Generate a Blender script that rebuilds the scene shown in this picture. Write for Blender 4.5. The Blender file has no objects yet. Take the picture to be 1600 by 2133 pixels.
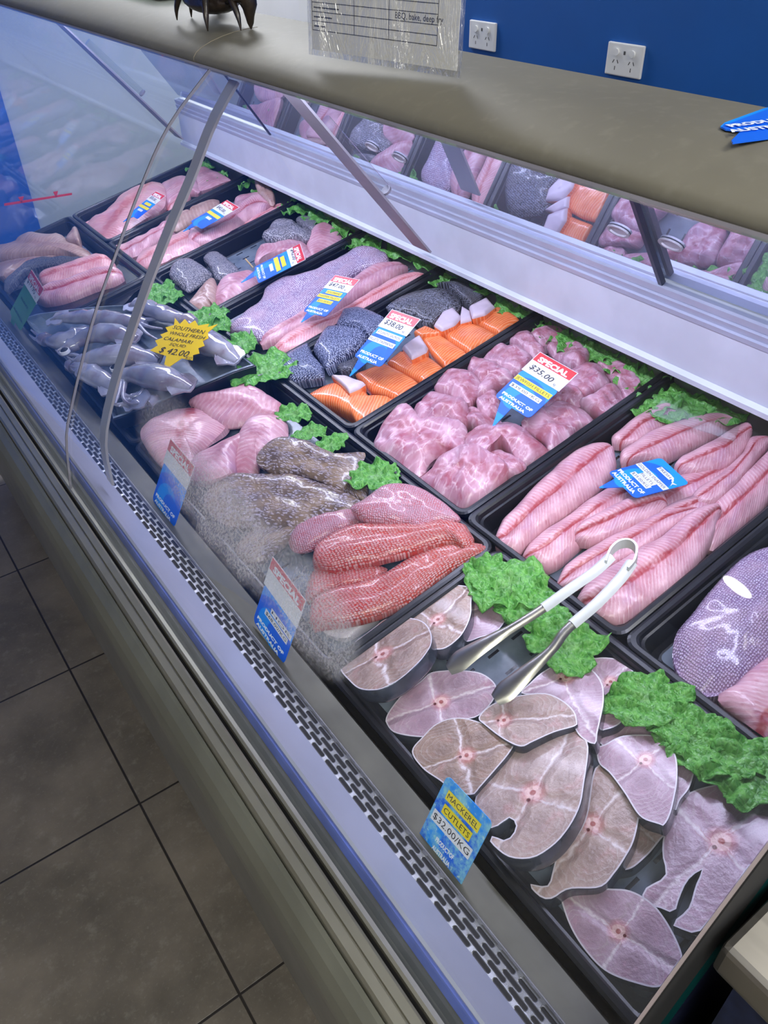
import bpy, bmesh, math, random
from mathutils import Vector, Matrix, noise as mnoise
random.seed(7)
S = bpy.context.scene
COL = S.collection
R = math.radians
# ------------------------------------------------------------------ camera
W_, H_ = 1600, 2133
F = 1650.0
CX, CY = 800.0, 1066.5
def _c(x, y): return Vector((x-CX, -(y-CY), -F))
_ay = _c(-690, -200).normalized()
_b = _c(3885, -343); _ax = (_b-_ay*_b.dot(_ay)).normalized()
_az = _ax.cross(_ay)
RM = Matrix((_ax, _ay, _az))            # camera -> world
CAM = Vector((0, 0, 1.497))
def ray(px, py): return RM @ _c(px, py)
def hit(px, py, p0, n):
    d = ray(px, py); return CAM + d*(n.dot(p0-CAM)/n.dot(d))
def onz(px, py, z): return hit(px, py, Vector((0, 0, z)), Vector((0, 0, 1)))
def onx(px, py, x): return hit(px, py, Vector((x, 0, 0)), Vector((1, 0, 0)))
def ony(px, py, y): return hit(px, py, Vector((0, y, 0)), Vector((0, 1, 0)))
cam = bpy.data.cameras.new('camera'); camo = bpy.data.objects.new('camera', cam); COL.objects.link(camo)
camo.matrix_world = Matrix.Translation(CAM) @ RM.to_4x4()
cam.sensor_fit = 'VERTICAL'; cam.sensor_height = 24; cam.lens = 24*F/H_
cam.clip_start = .01
S.camera = camo
S.view_settings.view_transform = 'Standard'; S.view_settings.look = 'None'
S.view_settings.gamma = 1; S.view_settings.use_curve_mapping = False
S.view_settings.exposure = 0.0
S.cycles.max_bounces = 8; S.cycles.transparent_max_bounces = 16; S.cycles.caustics_reflective = False; S.cycles.caustics_refractive = False
# ------------------------------------------------------------------ world and lights
wd = bpy.data.worlds.new('world'); S.world = wd; wd.use_nodes = True
wd.node_tree.nodes['Background'].inputs[0].default_value = (1, .97, .90, 1)
wd.node_tree.nodes['Background'].inputs[1].default_value = .45
def area(name, loc, rot, sx, sy, power, col):
    l = bpy.data.lights.new(name, 'AREA'); l.shape = 'RECTANGLE'; l.size = sx; l.size_y = sy; l.energy = power; l.color = col
    o = bpy.data.objects.new(name, l); COL.objects.link(o); o.location = loc; o.rotation_euler = rot; return o
area('ceiling_area_light', (-1.0, -1.0, 2.74), (0, 0, 0), 1.5, 1.3, 62, (1, .97, .88))
area('ceiling_area_light', (1.5, 3.15, 2.74), (0, 0, 0), .5, .9, 42, (.95, .97, 1))  # unseen lamp added to brighten the far wall
area('ceiling_area_light', (1.2, -.8, 2.74), (0, 0, 0), .5, 1.2, 34, (1, .96, .88))  # unseen lamp added to light the counter and back wall
area('case_tube_light', (.66, 1.26, 1.268), (0, R(-8), 0), .03, 2.3, 13.5, (.70, .71, 1.0))
# ------------------------------------------------------------------ material helper
class NT:
    def __init__(s, name):
        s.m = bpy.data.materials.new(name); s.m.use_nodes = True
        s.t = s.m.node_tree; s.t.nodes.clear(); s.b = None
    def n(s, typ, **kw):
        return s.t.nodes.new('ShaderNode'+typ)
    def put(s, sock, v):
        if hasattr(v, 'is_output') or isinstance(v, bpy.types.NodeSocket): s.t.links.new(v, sock)
        elif v is not None:
            if isinstance(v, (tuple, list)) and len(v) == 3 and sock.type == 'RGBA': v = (*v, 1)
            sock.default_value = v
    def math(s, op, a, b=None, c=None):
        k = s.n('Math'); k.operation = op; s.put(k.inputs[0], a)
        if b is not None: s.put(k.inputs[1], b)
        if c is not None: s.put(k.inputs[2], c)
        return k.outputs[0]
    def sm(s, v, lo, hi, a=0., b=1.):
        k = s.n('MapRange'); k.interpolation_type = 'SMOOTHSTEP'
        s.put(k.inputs[0], v); s.put(k.inputs[1], lo); s.put(k.inputs[2], hi); s.put(k.inputs[3], a); s.put(k.inputs[4], b); return k.outputs[0]
    def mix(s, f, a, b):
        k = s.n('Mix'); k.data_type = 'RGBA'; s.put(k.inputs[0], f); s.put(k.inputs[6], a); s.put(k.inputs[7], b); return k.outputs[2]
    def coord(s, w='Object'): return s.n('TexCoord').outputs[w]
    def sep(s, v): k = s.n('SeparateXYZ'); s.put(k.inputs[0], v); return k.outputs
    def comb(s, x=0, y=0, z=0):
        k = s.n('CombineXYZ'); s.put(k.inputs[0], x); s.put(k.inputs[1], y); s.put(k.inputs[2], z); return k.outputs[0]
    def noise(s, vec, sc, det=3, rough=.55, dist=0):
        k = s.n('TexNoise'); s.put(k.inputs['Vector'], vec); k.inputs['Scale'].default_value = sc; k.inputs['Detail'].default_value = det
        k.inputs['Roughness'].default_value = rough; k.inputs['Distortion'].default_value = dist; return k.outputs[0]
    def vor(s, vec, sc, rnd=1., feat='F1', out=0):
        k = s.n('TexVoronoi'); k.feature = feat; s.put(k.inputs['Vector'], vec); k.inputs['Scale'].default_value = sc
        k.inputs['Randomness'].default_value = rnd; return k.outputs[out]
    def bump(s, h, st=.3, d=.001):
        k = s.n('Bump'); s.put(k.inputs['Height'], h); k.inputs['Strength'].default_value = st; k.inputs['Distance'].default_value = d; return k.outputs[0]
    def bsdf(s, col=None, rough=.5, metal=0, bump=None, coat=0, **kw):
        b = s.n('BsdfPrincipled'); s.put(b.inputs['Base Color'], col); s.put(b.inputs['Roughness'], rough); b.inputs['Metallic'].default_value = metal
        b.inputs['Coat Weight'].default_value = coat; b.inputs['Coat Roughness'].default_value = .08
        if bump is not None: s.put(b.inputs['Normal'], bump)
        for k, v in kw.items(): s.put(b.inputs[k.replace('_', ' ')], v)
        s.b = b; return b.outputs[0]
    def out(s, sh):
        o = s.n('OutputMaterial'); s.t.links.new(sh, o.inputs[0]); return s.m
def plain(name, col, rough=.5, metal=0, coat=0, var=.0, sc=20, bmp=0):
    t = NT(name); c = col
    co = t.coord()
    if var:
        f = t.noise(co, sc, 4); c = t.mix(t.sm(f, .3, .7), tuple(x*(1-var) for x in col), tuple(min(1, x*(1+var)) for x in col))
    b = t.bump(t.noise(co, sc*8, 3), bmp, .001) if bmp else None
    return t.out(t.bsdf(c, rough, metal, b, coat))
def emis(name, col, st):
    t = NT(name); e = t.n('Emission'); e.inputs[0].default_value = (*col, 1); e.inputs[1].default_value = st; return t.out(e.outputs[0])
M = {}
M['black'] = plain('black_plastic', (.006, .0065, .009), .33, var=.3, sc=30, bmp=.1)
M['insert'] = plain('grey_plastic', (.16, .19, .24), .3, var=.2, sc=15, coat=.5)
M['dark'] = plain('dark_void', (.004, .004, .005), .7)
M['slot'] = plain('slot_dark', (.006, .006, .01), .7)
M['white_plastic'] = plain('white_plastic', (.78, .79, .80), .35)
M['tong_grip'] = plain('tong_grip_white', (.62, .64, .63), .45, var=.06, sc=40)
M['navy'] = plain('navy_panel', (.008, .012, .035), .35, var=.3, sc=80)
M['teal'] = plain('teal_glass_edge', (.003, .055, .055), .25)
M['band'] = plain('black_band', (.002, .002, .003), .8)
M['ink'] = plain('ink', (.01, .01, .02), .6)
M['inkgrey'] = plain('ink_grey', (.08, .08, .08), .6)
M['paper'] = plain('paper', (.80, .80, .76), .7)
M['cardwhite'] = plain('card_white', (.72, .74, .80), .35)
M['red'] = plain('card_red', (.62, .02, .03), .35)
M['yellow'] = plain('strip_yellow', (.80, .66, .02), .5)
M['burst'] = plain('card_yellow', (.88, .60, .0), .55)
M['green_card'] = plain('card_green', (.04, .26, .07), .4, var=.1)
M['textwhite'] = plain('lettering_white', (.80, .86, .95), .4)
M['textblack'] = plain('lettering_black', (.015, .015, .02), .5)
M['textgreen'] = plain('lettering_green', (.01, .06, .02), .5)
M['bluewall'] = plain('wall_blue_paint', (.0005, .085, .36), .6, var=.04, sc=6, bmp=.05)
M['farblue'] = plain('wall_blue_paint_hazed', (.03, .17, .75), .5)  # blue wall paint, haze from the case light mixed into the colour
M['whitewall'] = plain('wall_white_paint', (.78, .79, .82), .6, var=.03, sc=3)
M['ceil'] = plain('ceiling_white', (.6, .6, .58), .8)
M['wood'] = plain('pale_wood', (.62, .45, .24), .6)
M['edgehighlight'] = plain('painted_edge_highlight', (.30, .25, .25), .4)
M['seam'] = plain('laminate_crack', (.26, .23, .17), .6)
M['tube'] = emis('tube_glow', (.72, .78, 1), 5)
M['panelglow'] = emis('ceiling_panel_glow', (1, .97, .9), 2.6)
M['spotglow'] = emis('downlight_glow', (1, .98, .95), 30)
M['crab'] = plain('crab_shell', (.022, .014, .010), .35, var=.6, sc=60, bmp=.4, coat=.3)
def m_metal(name, col, rough, streak=(200, 3, 200), amt=.15, metal=1):
    t = NT(name); co = t.coord(); mp = t.n('Mapping'); mp.inputs['Scale'].default_value = streak; t.put(mp.inputs[0], co)
    f = t.noise(mp.outputs[0], 1, 4)
    g = t.noise(co, 9, 4)
    c = t.mix(t.sm(g, .35, .7), tuple(x*(1-amt) for x in col), col)
    return t.out(t.bsdf(c, t.math('ADD', t.math('MULTIPLY', f, .18), rough), metal, t.bump(f, .08, .0005)))
M['steel'] = m_metal('stainless', (.42, .40, .36), .25)
M['steel_dull'] = m_metal('stainless_dull', (.34, .335, .30), .38, metal=.85)
M['steel_grime'] = m_metal('stainless_grimy', (.13, .125, .095), .42, amt=.35, metal=.35)
M['bumper'] = m_metal('bumper_grey', (.20, .205, .165), .25, (3, 3, 3), .2, metal=.4)
M['rail'] = m_metal('rail_aluminium', (.36, .35, .28), .24, metal=.75)
M['ledge'] = m_metal('ledge_aluminium', (.74, .78, .86), .40, (200, 200, 200), .12, metal=.35)
M['lav'] = plain('white_inner_panel', (.40, .42, .55), .35, var=.05, sc=12)
M['bluereflect'] = plain('painted_blue_reflection', (.09, .14, .50), .2, var=.2, sc=20)  # reflected blue light put into the colour of the glass frame
M['darkseal'] = plain('dark_seal', (.045, .05, .045), .3, var=.2)
M['post'] = m_metal('post_metal', (.50, .47, .43), .3, (60, 60, 60), .1, metal=.35)
M['strut'] = m_metal('strut_metal', (.42, .40, .44), .35, metal=.3)
def m_grille():
    t = NT('perforated_stainless'); co = t.coord(); x, y, z = t.sep(co)
    rx = t.math('DIVIDE', t.math('SUBTRACT', x, .2415), .0060); row = t.math('FLOOR', rx); fx = t.math('MULTIPLY', t.math('SUBTRACT', t.math('FRACT', rx), .5), .0060)
    py = t.math('ADD', t.math('DIVIDE', y, .029), t.math('MULTIPLY', row, .5)); fy = t.math('MULTIPLY', t.math('ABSOLUTE', t.math('SUBTRACT', t.math('FRACT', py), .5)), .029)
    ey = t.math('MAXIMUM', t.math('SUBTRACT', fy, .0095), 0.)
    d = t.math('SQRT', t.math('ADD', t.math('MULTIPLY', fx, fx), t.math('MULTIPLY', ey, ey)))
    inb = t.math('MULTIPLY', t.math('LESS_THAN', rx, 4.), t.math('GREATER_THAN', rx, 0.))
    k = t.math('MULTIPLY', t.sm(d, .0021, .0018), inb); n = t.noise(co, 40, 3)
    c = t.mix(k, t.mix(n, (.40, .40, .40), (.62, .62, .64)), (.006, .006, .010))
    h = t.math('MULTIPLY', t.sm(d, .0028, .0016), inb)
    s_ = t.bsdf(c, t.math('ADD', t.math('MULTIPLY', k, .5), .22), 0, t.bump(t.math('SUBTRACT', 1, h), .8, .002))
    t.put(t.b.inputs['Metallic'], t.math('MULTIPLY', t.math('SUBTRACT', 1, k), .85)); return t.out(s_)
M['grille'] = m_grille()
def m_insert():
    t = NT('grey_drain_plastic'); u, y, _ = t.sep(t.coord('UV')); co = t.coord()
    fu = t.math('MULTIPLY', t.math('ABSOLUTE', t.math('SUBTRACT', t.math('FRACT', t.math('DIVIDE', u, .042)), .5)), .042)
    fy = t.math('MULTIPLY', t.math('ABSOLUTE', t.math('SUBTRACT', t.math('FRACT', t.math('DIVIDE', y, .034)), .5)), .034)
    k = t.math('MULTIPLY', t.math('LESS_THAN', fu, .009), t.math('LESS_THAN', fy, .0022)); n = t.noise(co, 25, 4)
    c = t.mix(k, t.mix(t.sm(n, .3, .7), (.10, .13, .17), (.19, .23, .29)), (.004, .004, .006))
    return t.out(t.bsdf(c, .25, 0, t.bump(n, .3, .003), .6))
M['insert'] = m_insert()
M['track'] = m_metal('track_metal', (.52, .55, .66), .35, (60, .5, 60), .1, metal=.3)
def m_counter():
    t = NT('counter_laminate'); co = t.coord(); a = t.noise(co, 3, 5, .6); b = t.noise(co, 60, 3)
    c = t.mix(t.sm(a, .3, .7), (.130, .122, .092), (.165, .155, .118)); c = t.mix(t.math('MULTIPLY', t.sm(b, .5, .75), .35), c, (.20, .19, .15))
    return t.out(t.bsdf(c, t.math('ADD', t.math('MULTIPLY', a, .2), .48), 0, t.bump(b, .12, .0005)))
M['counter'] = m_counter()
def m_floor():
    t = NT('floor_tiles'); co = t.coord(); x, y, z = t.sep(co)
    def g(v, off, p):
        u = t.math('FRACT', t.math('DIVIDE', t.math('SUBTRACT', v, off), p)); return t.math('ABSOLUTE', t.math('SUBTRACT', u, .5))
    gl = t.math('MAXIMUM', g(x, .089, .45), g(y, .165, .45)); gr = t.sm(gl, .4935, .4962)
    a = t.noise(co, 3.2, 7, .62); b = t.noise(co, 28, 6, .7); d = t.noise(co, 160, 3, .6)
    c = t.mix(t.sm(a, .3, .72), (.085, .075, .060), (.185, .162, .130))
    c = t.mix(t.math('MULTIPLY', t.sm(b, .52, .75), .5), c, (.25, .235, .205)); c = t.mix(t.math('MULTIPLY', t.sm(d, .55, .8), .4), c, (.26, .25, .22))
    c = t.mix(gr, c, (.018, .015, .012))
    h = t.math('ADD', t.math('MULTIPLY', t.math('SUBTRACT', 1, gr), 2), t.math('MULTIPLY', b, .6))
    return t.out(t.bsdf(c, .42, 0, t.bump(h, .35, .002)))
M['floor'] = m_floor()
def m_glass(name, fogc=None, tint=(.97, .985, .98), refl=1.0):
    t = NT(name); tr = t.n('BsdfTransparent'); tr.inputs[0].default_value = (*tint, 1)
    gl = t.n('BsdfGlossy'); gl.inputs['Roughness'].default_value = 0.0; gl.inputs[0].default_value = (1, 1, 1, 1)
    fr = t.n('LayerWeight'); fr.inputs[0].default_value = .5
    fz = t.math('ADD', t.math('MULTIPLY', t.math('POWER', fr.outputs['Facing'], 5.), .9), .045)
    mx = t.n('MixShader'); t.put(mx.inputs[0], t.math('MULTIPLY', fz, refl)); t.t.links.new(tr.outputs[0], mx.inputs[1]); t.t.links.new(gl.outputs[0], mx.inputs[2])
    sh = mx.outputs[0]
    if fogc:
        co = t.coord(); x, y, z = t.sep(co)
        mask = None
        for (cy, cz, ry, rz, st) in fogc:
            d = t.math('ADD', t.math('POWER', t.math('ABSOLUTE', t.math('DIVIDE', t.math('SUBTRACT', y, cy), ry)), 2.), t.math('POWER', t.math('ABSOLUTE', t.math('DIVIDE', t.math('SUBTRACT', z, cz), rz)), 2.))
            d = t.math('ADD', d, t.math('MULTIPLY', t.math('SUBTRACT', t.noise(co, 22, 4), .5), 1.2))
            k = t.math('MULTIPLY', t.sm(d, 1.15, .25), st); mask = k if mask is None else t.math('MAXIMUM', mask, k)
        dr = t.noise(co, 330, 2); drops = t.sm(dr, .40, .58)          # clear beads inside the mist
        big = t.vor(co, 150, 1.); bigd = t.sm(big, .12, .24, .55, 1.)
        mk = t.math('MULTIPLY', mask, t.math('MULTIPLY', t.math('MAXIMUM', drops, .45), bigd))
        df = t.n('BsdfDiffuse'); df.inputs[0].default_value = (.75, .77, .76, 1)
        tl = t.n('BsdfTranslucent'); tl.inputs[0].default_value = (.8, .82, .82, 1)
        m2 = t.n('MixShader'); m2.inputs[0].default_value = .55; t.t.links.new(df.outputs[0], m2.inputs[1]); t.t.links.new(tl.outputs[0], m2.inputs[2])
        m3 = t.n('MixShader'); t.put(m3.inputs[0], mk); t.t.links.new(sh, m3.inputs[1]); t.t.links.new(m2.outputs[0], m3.inputs[2]); sh = m3.outputs[0]
    return t.out(sh)
M['clear'] = m_glass('clear_glass', refl=.8)
M['endglass'] = m_glass('end_glass', tint=(.90, .95, 1.0), refl=1.3)
M['clearplastic'] = m_glass('clear_plastic', tint=(.93, .95, .94), refl=1.6)
def m_mirror():
    t = NT('sliding_door_mirror'); g = t.n('BsdfGlossy'); g.inputs[0].default_value = (.74, .78, .90, 1); g.inputs['Roughness'].default_value = .012
    d = t.n('BsdfDiffuse'); d.inputs[0].default_value = (.42, .46, .62, 1)
    m = t.n('MixShader'); m.inputs[0].default_value = .22; t.t.links.new(g.outputs[0], m.inputs[1]); t.t.links.new(d.outputs[0], m.inputs[2]); return t.out(m.outputs[0])
M['mirror'] = m_mirror()
# fish flesh: UV.x = metres along, UV.y = -1..1 across
def m_flesh(name, c1, c2, line, red, freq=230, slant=5., blood=.5, bw=.16, rough=.34, lw=.55, seed=0., veins=0):
    t = NT(name); u, v, _ = t.sep(t.coord('UV'))
    P = t.comb(t.math('ADD', t.math('MULTIPLY', u, 30), seed), t.math('MULTIPLY', v, 1.1), 0)
    n1 = t.noise(P, 1.0, 4); n2 = t.noise(P, 3.2, 3)
    c = t.mix(t.sm(n1, .34, .66), c1, c2)
    n3 = t.noise(t.comb(t.math('ADD', t.math('MULTIPLY', u, 22), seed+7), t.math('MULTIPLY', v, .9), 0), 1.0, 5, .6)
    c = t.mix(t.math('MULTIPLY', t.sm(n3, .50, .72), .55), c, tuple(x*y for x, y in zip(c1, (.80, .88, 1.22))))
    c = t.mix(t.math('MULTIPLY', t.sm(n2, .54, .75), .6), c, tuple(x*.55+y*.45 for x, y in zip(c1, red)))
    if veins:
        W = t.comb(t.math('ADD', t.math('MULTIPLY', u, 42), t.math('MULTIPLY', n1, 2.4)), t.math('ADD', t.math('MULTIPLY', v, 1.3), t.math('MULTIPLY', n3, 1.6)), 0)
        e = t.vor(W, 1.0, 1., 'DISTANCE_TO_EDGE'); c = t.mix(t.math('MULTIPLY', t.sm(e, .045, .0), t.math('MULTIPLY', t.sm(n2, .35, .6), .75)), c, line)
        c = t.mix(t.math('MULTIPLY', t.math('MULTIPLY', t.sm(e, .22, .05), t.sm(n3, .52, .66)), .75), c, red)
    vv = t.math('ADD', v, t.math('MULTIPLY', t.math('SUBTRACT', n1, .5), .35))
    av = t.math('ABSOLUTE', vv)
    ph = t.math('ADD', t.math('MULTIPLY', u, freq), t.math('ADD', t.math('MULTIPLY', av, slant), t.math('MULTIPLY', n1, 5)))
    ln = t.math('SINE', ph); l = t.sm(ln, .70, 1.0); l = t.math('MULTIPLY', l, t.sm(n2, .36, .6))
    c = t.mix(t.math('MULTIPLY', l, lw), c, line)
    dk = t.math('MULTIPLY', t.sm(ln, -.4, -.98), t.math('MULTIPLY', t.sm(av, .9, .2), .22)); c = t.mix(dk, c, red)
    if blood:
        k = t.math('MULTIPLY', t.sm(av, bw, bw*.35), t.math('MULTIPLY', t.math('MULTIPLY', t.sm(n2, .30, .50), t.sm(n3, .36, .50)), blood)); c = t.mix(k, c, tuple(x*.8 for x in red))
        k2 = t.math('MULTIPLY', t.sm(av, bw*3.2, .0), blood*.30); c = t.mix(k2, c, red)
    h = t.math('ADD', t.math('MULTIPLY', ln, .09), t.math('MULTIPLY', n2, 1.4))
    return t.out(t.bsdf(c, rough, 0, t.bump(h, .4, .0018), .12))
M['pink'] = m_flesh('pink_fillet_flesh', (.50, .24, .29), (.66, .38, .43), (.82, .64, .68), (.40, .03, .04), freq=1050, slant=22, blood=.85, bw=.15)
M['pink2'] = m_flesh('pale_pink_flesh', (.52, .26, .32), (.64, .37, .43), (.76, .60, .66), (.42, .10, .13), freq=620, slant=13, blood=.35, bw=.4, seed=4.)
M['jew'] = m_flesh('mauve_pink_flesh', (.42, .21, .28), (.60, .36, .45), (.80, .64, .72), (.34, .05, .07), freq=380, slant=9, blood=.55, bw=.34, seed=9., lw=.35, veins=1)
M['rose'] = m_flesh('rose_flesh', (.62, .28, .31), (.74, .40, .42), (.84, .66, .68), (.55, .10, .10), freq=900, slant=19, blood=.75, seed=2.)
M['tan'] = m_flesh('tan_flesh', (.40, .25, .20), (.50, .33, .29), (.64, .50, .46), (.30, .10, .07), freq=600, slant=12, blood=.3, seed=6.)
def m_salmon():
    t = NT('salmon_flesh'); u, v, _ = t.sep(t.coord('UV')); P = t.comb(t.math('MULTIPLY', u, 40), v, 0); n1 = t.noise(P, 1.2, 3)
    ph = t.math('ADD', t.math('MULTIPLY', u, 1150), t.math('ADD', t.math('MULTIPLY', t.math('POWER', t.math('ABSOLUTE', v), 1.5), 9), t.math('MULTIPLY', n1, 7)))
    ln = t.math('SINE', ph); l = t.sm(ln, .1, 1.)
    c = t.mix(t.sm(n1, .3, .7), (.72, .135, .03), (.86, .22, .06)); c = t.mix(t.math('MULTIPLY', l, .42), c, (.92, .50, .28))
    return t.out(t.bsdf(c, .25, 0, t.bump(ln, .15, .0006), .35))
M['salmon'] = m_salmon()
def m_skin(name, dark, light, sc=330, spot=None, wid=.05, metal=.0, tint2=None, rough=.25, lo=.18, hi=.62, warp=0.):
    t = NT(name); u, v, _ = t.sep(t.coord('UV')); X = t.math('MULTIPLY', u, 1.); Y = t.math('MULTIPLY', v, wid)
    P = t.comb(X, t.math('MULTIPLY', Y, 1.35), 0); n = t.noise(P, 22, 4)
    if warp:
        wq = t.math('MULTIPLY', t.math('SUBTRACT', t.noise(P, 60, 3), .5), warp); P2 = t.comb(t.math('ADD', X, wq), t.math('ADD', t.math('MULTIPLY', Y, 1.7), t.math('MULTIPLY', n, warp)), 0)
    else: P2 = P
    d = t.vor(P2, sc, .38 if not warp else .8)
    k = t.sm(d, hi, lo); c = t.mix(k, dark, light)
    big = t.sm(n, .35, .68)
    if tint2: c = t.mix(t.math('MULTIPLY', big, .55), c, tint2)
    if spot:
        s_ = t.noise(P, 150, 2); c = t.mix(t.math('MULTIPLY', t.sm(s_, .56, .66), .85), c, spot)
    h = t.math('ADD', t.math('MULTIPLY', k, 1), t.math('MULTIPLY', n, 2))
    return t.out(t.bsdf(c, rough, metal, t.bump(h, .8, .0014), .3))
M['skin_silver'] = m_skin('silver_scaled_skin', (.20, .12, .24), (.56, .47, .64), 300, wid=.05, tint2=(.48, .33, .42))
M['skin_lilac'] = m_skin('lilac_scaled_skin', (.26, .17, .30), (.66, .58, .76), 250, wid=.055, tint2=(.58, .38, .48), lo=.26, hi=.60)
M['skin_red'] = m_skin('red_scaled_skin', (.50, .05, .03), (.66, .36, .36), 215, wid=.05, tint2=(.56, .17, .16), lo=.30, hi=.58)
M['skin_redpale'] = m_skin('pale_red_scaled_skin', (.48, .12, .14), (.62, .42, .52), 300, wid=.05, tint2=(.58, .34, .42))
M['skin_dark'] = m_skin('dark_speckled_skin', (.035, .032, .045), (.34, .36, .46), 330, spot=(.01, .01, .012), wid=.04, metal=.3, tint2=(.12, .11, .10))
M['skin_blue'] = m_skin('blue_silver_skin', (.03, .035, .08), (.48, .54, .80), 330, wid=.04, metal=.35)
M['skin_grey'] = m_skin('grey_mottled_skin', (.08, .08, .10), (.50, .48, .58), 210, spot=(.09, .085, .09), wid=.05, tint2=(.22, .20, .22))
M['skin_brown'] = m_skin('brown_mottled_skin', (.10, .065, .045), (.36, .31, .40), 150, wid=.06, tint2=(.40, .28, .18), lo=.22, hi=.62, warp=.02)
M['skinside'] = plain('salmon_skin_underside', (.60, .50, .58), .35, var=.06, sc=40)
M['mack_skin'] = plain('mackerel_skin', (.055, .065, .095), .24, var=.45, sc=40, metal=.35, coat=.4)
M['membrane'] = plain('white_membrane', (.66, .60, .66), .35)
def m_steak(name, c1, c2, seed):
    t = NT(name); x0, y0, _ = t.sep(t.coord('UV')); P = t.comb(t.math('ADD', x0, seed), y0, 0)
    n1 = t.noise(P, 1.7, 3); n2 = t.noise(P, 9, 4)
    w = t.math('MULTIPLY', t.math('SUBTRACT', n1, .5), .42); x = t.math('ADD', x0, w); y = t.math('ADD', y0, t.math('MULTIPLY', w, -.8))
    ax = t.math('ABSOLUTE', x); ay = t.math('ABSOLUTE', y)
    # four muscle lobes with concentric flake rings
    dx = t.math('SUBTRACT', ax, .42); dy = t.math('SUBTRACT', ay, .32)
    d = t.math('SQRT', t.math('ADD', t.math('MULTIPLY', dx, dx), t.math('MULTIPLY', t.math('MULTIPLY', dy, dy), 2.2)))
    ring = t.math('SINE', t.math('ADD', t.math('MULTIPLY', d, 52), t.math('MULTIPLY', n2, 4)))
    c = t.mix(t.sm(n1, .3, .7), c1, c2)
    c = t.mix(t.math('MULTIPLY', t.sm(d, .34, .05), .5), c, tuple(v*.78 for v in c1))
    c = t.mix(t.math('MULTIPLY', t.sm(t.noise(P, 3.1, 4), .52, .72), .55), c, (c2[0], c2[1]*.72, c2[2]*.78))
    c = t.mix(t.math('MULTIPLY', t.math('MULTIPLY', t.sm(ring, .6, 1), t.sm(d, .08, .5)), .26), c, (.66, .60, .60))
    # seams
    sx = t.sm(ay, .045, .0); sy = t.sm(t.math('ABSOLUTE', t.math('ADD', x, .06)), .05, .0)
    r = t.math('SQRT', t.math('ADD', t.math('MULTIPLY', x0, x0), t.math('MULTIPLY', y0, y0)))
    seam = t.math('MAXIMUM', t.math('MULTIPLY', sx, .8), sy)
    c = t.mix(t.math('MULTIPLY', seam, t.math('MULTIPLY', t.sm(n2, .30, .52), .9)), c, (.80, .70, .72))
    c = t.mix(t.math('MULTIPLY', t.math('MULTIPLY', t.sm(t.math('ABSOLUTE', t.math('SUBTRACT', seam, .35)), .3, 0), t.sm(r, .5, .1)), .6), c, (.42, .13, .13))
    c = t.mix(t.math('MULTIPLY', t.sm(r, .26, .10), .65), c, (.62, .22, .22))
    rr = t.math('ADD', r, t.math('MULTIPLY', t.math('SUBTRACT', n2, .5), .10))
    c = t.mix(t.sm(rr, .135, .105), c, (.78, .50, .48))
    c = t.mix(t.sm(r, .055, .035), c, (.42, .12, .11))
    k = t.sm(t.math('SQRT', t.math('ADD', t.math('POWER', t.math('ADD', x0, .13), 2), t.math('POWER', y0, 2))), .04, .022); c = t.mix(k, c, (.12, .015, .015))
    h = t.math('ADD', t.math('MULTIPLY', t.sm(t.math('MINIMUM', ax, ay), .0, .16), 1.6), t.math('ADD', t.math('MULTIPLY', ring, .04), t.math('MULTIPLY', n2, 1.1)))
    sp = t.noise(P, 60, 2)
    return t.out(t.bsdf(c, t.sm(sp, .4, .7, .26, .46), 0, t.bump(h, .6, .0022), .15))
M['steakA'] = m_steak('tan_steak_face', (.27, .175, .145), (.42, .285, .23), 1.)
M['steakB'] = m_steak('pink_steak_face', (.40, .25, .32), (.54, .38, .47), 5.)
M['steakC'] = m_steak('pearl_steak_face', (.36, .245, .22), (.52, .38, .345), 9.)
def m_leaf():
    t = NT('lettuce_leaf'); u, v, _ = t.sep(t.coord('UV')); P = t.comb(u, v, 0)
    n = t.noise(P, 5, 4); e = t.vor(P, 7, 1., 'DISTANCE_TO_EDGE'); r = t.math('SQRT', t.math('ADD', t.math('MULTIPLY', u, u), t.math('MULTIPLY', v, v)))
    c = t.mix(t.sm(n, .3, .7), (.06, .30, .035), (.22, .60, .11)); c = t.mix(t.math('MULTIPLY', t.sm(e, .06, 0), .5), c, (.30, .60, .20))
    c = t.mix(t.math('MULTIPLY', t.sm(r, .6, .0), .30), c, (.40, .60, .30))
    b = t.bsdf(c, .35, 0, t.bump(t.math('ADD', n, t.math('MULTIPLY', e, 2)), .5, .003), .15)
    tl = t.n('BsdfTranslucent'); t.put(tl.inputs[0], c); m = t.n('MixShader'); m.inputs[0].default_value = .28; t.t.links.new(b, m.inputs[1]); t.t.links.new(tl.outputs[0], m.inputs[2]); return t.out(m.outputs[0])
M['leaf'] = m_leaf()
def m_squid():
    t = NT('squid_flesh'); co = t.coord(); n = t.noise(co, 28, 5); s_ = t.vor(co, 420, 1.); g = t.noise(co, 9, 3)
    c = t.mix(t.sm(g, .35, .65), (.17, .18, .26), (.36, .36, .44)); c = t.mix(t.math('MULTIPLY', t.sm(n, .45, .68), .65), c, (.15, .095, .12))
    c = t.mix(t.math('MULTIPLY', t.sm(s_, .22, .1), t.math('MULTIPLY', t.sm(g, .4, .65), .6)), c, (.14, .07, .09))
    return t.out(t.bsdf(c, .10, 0, t.bump(n, .5, .003), .9))
M['squid'] = m_squid()
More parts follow.
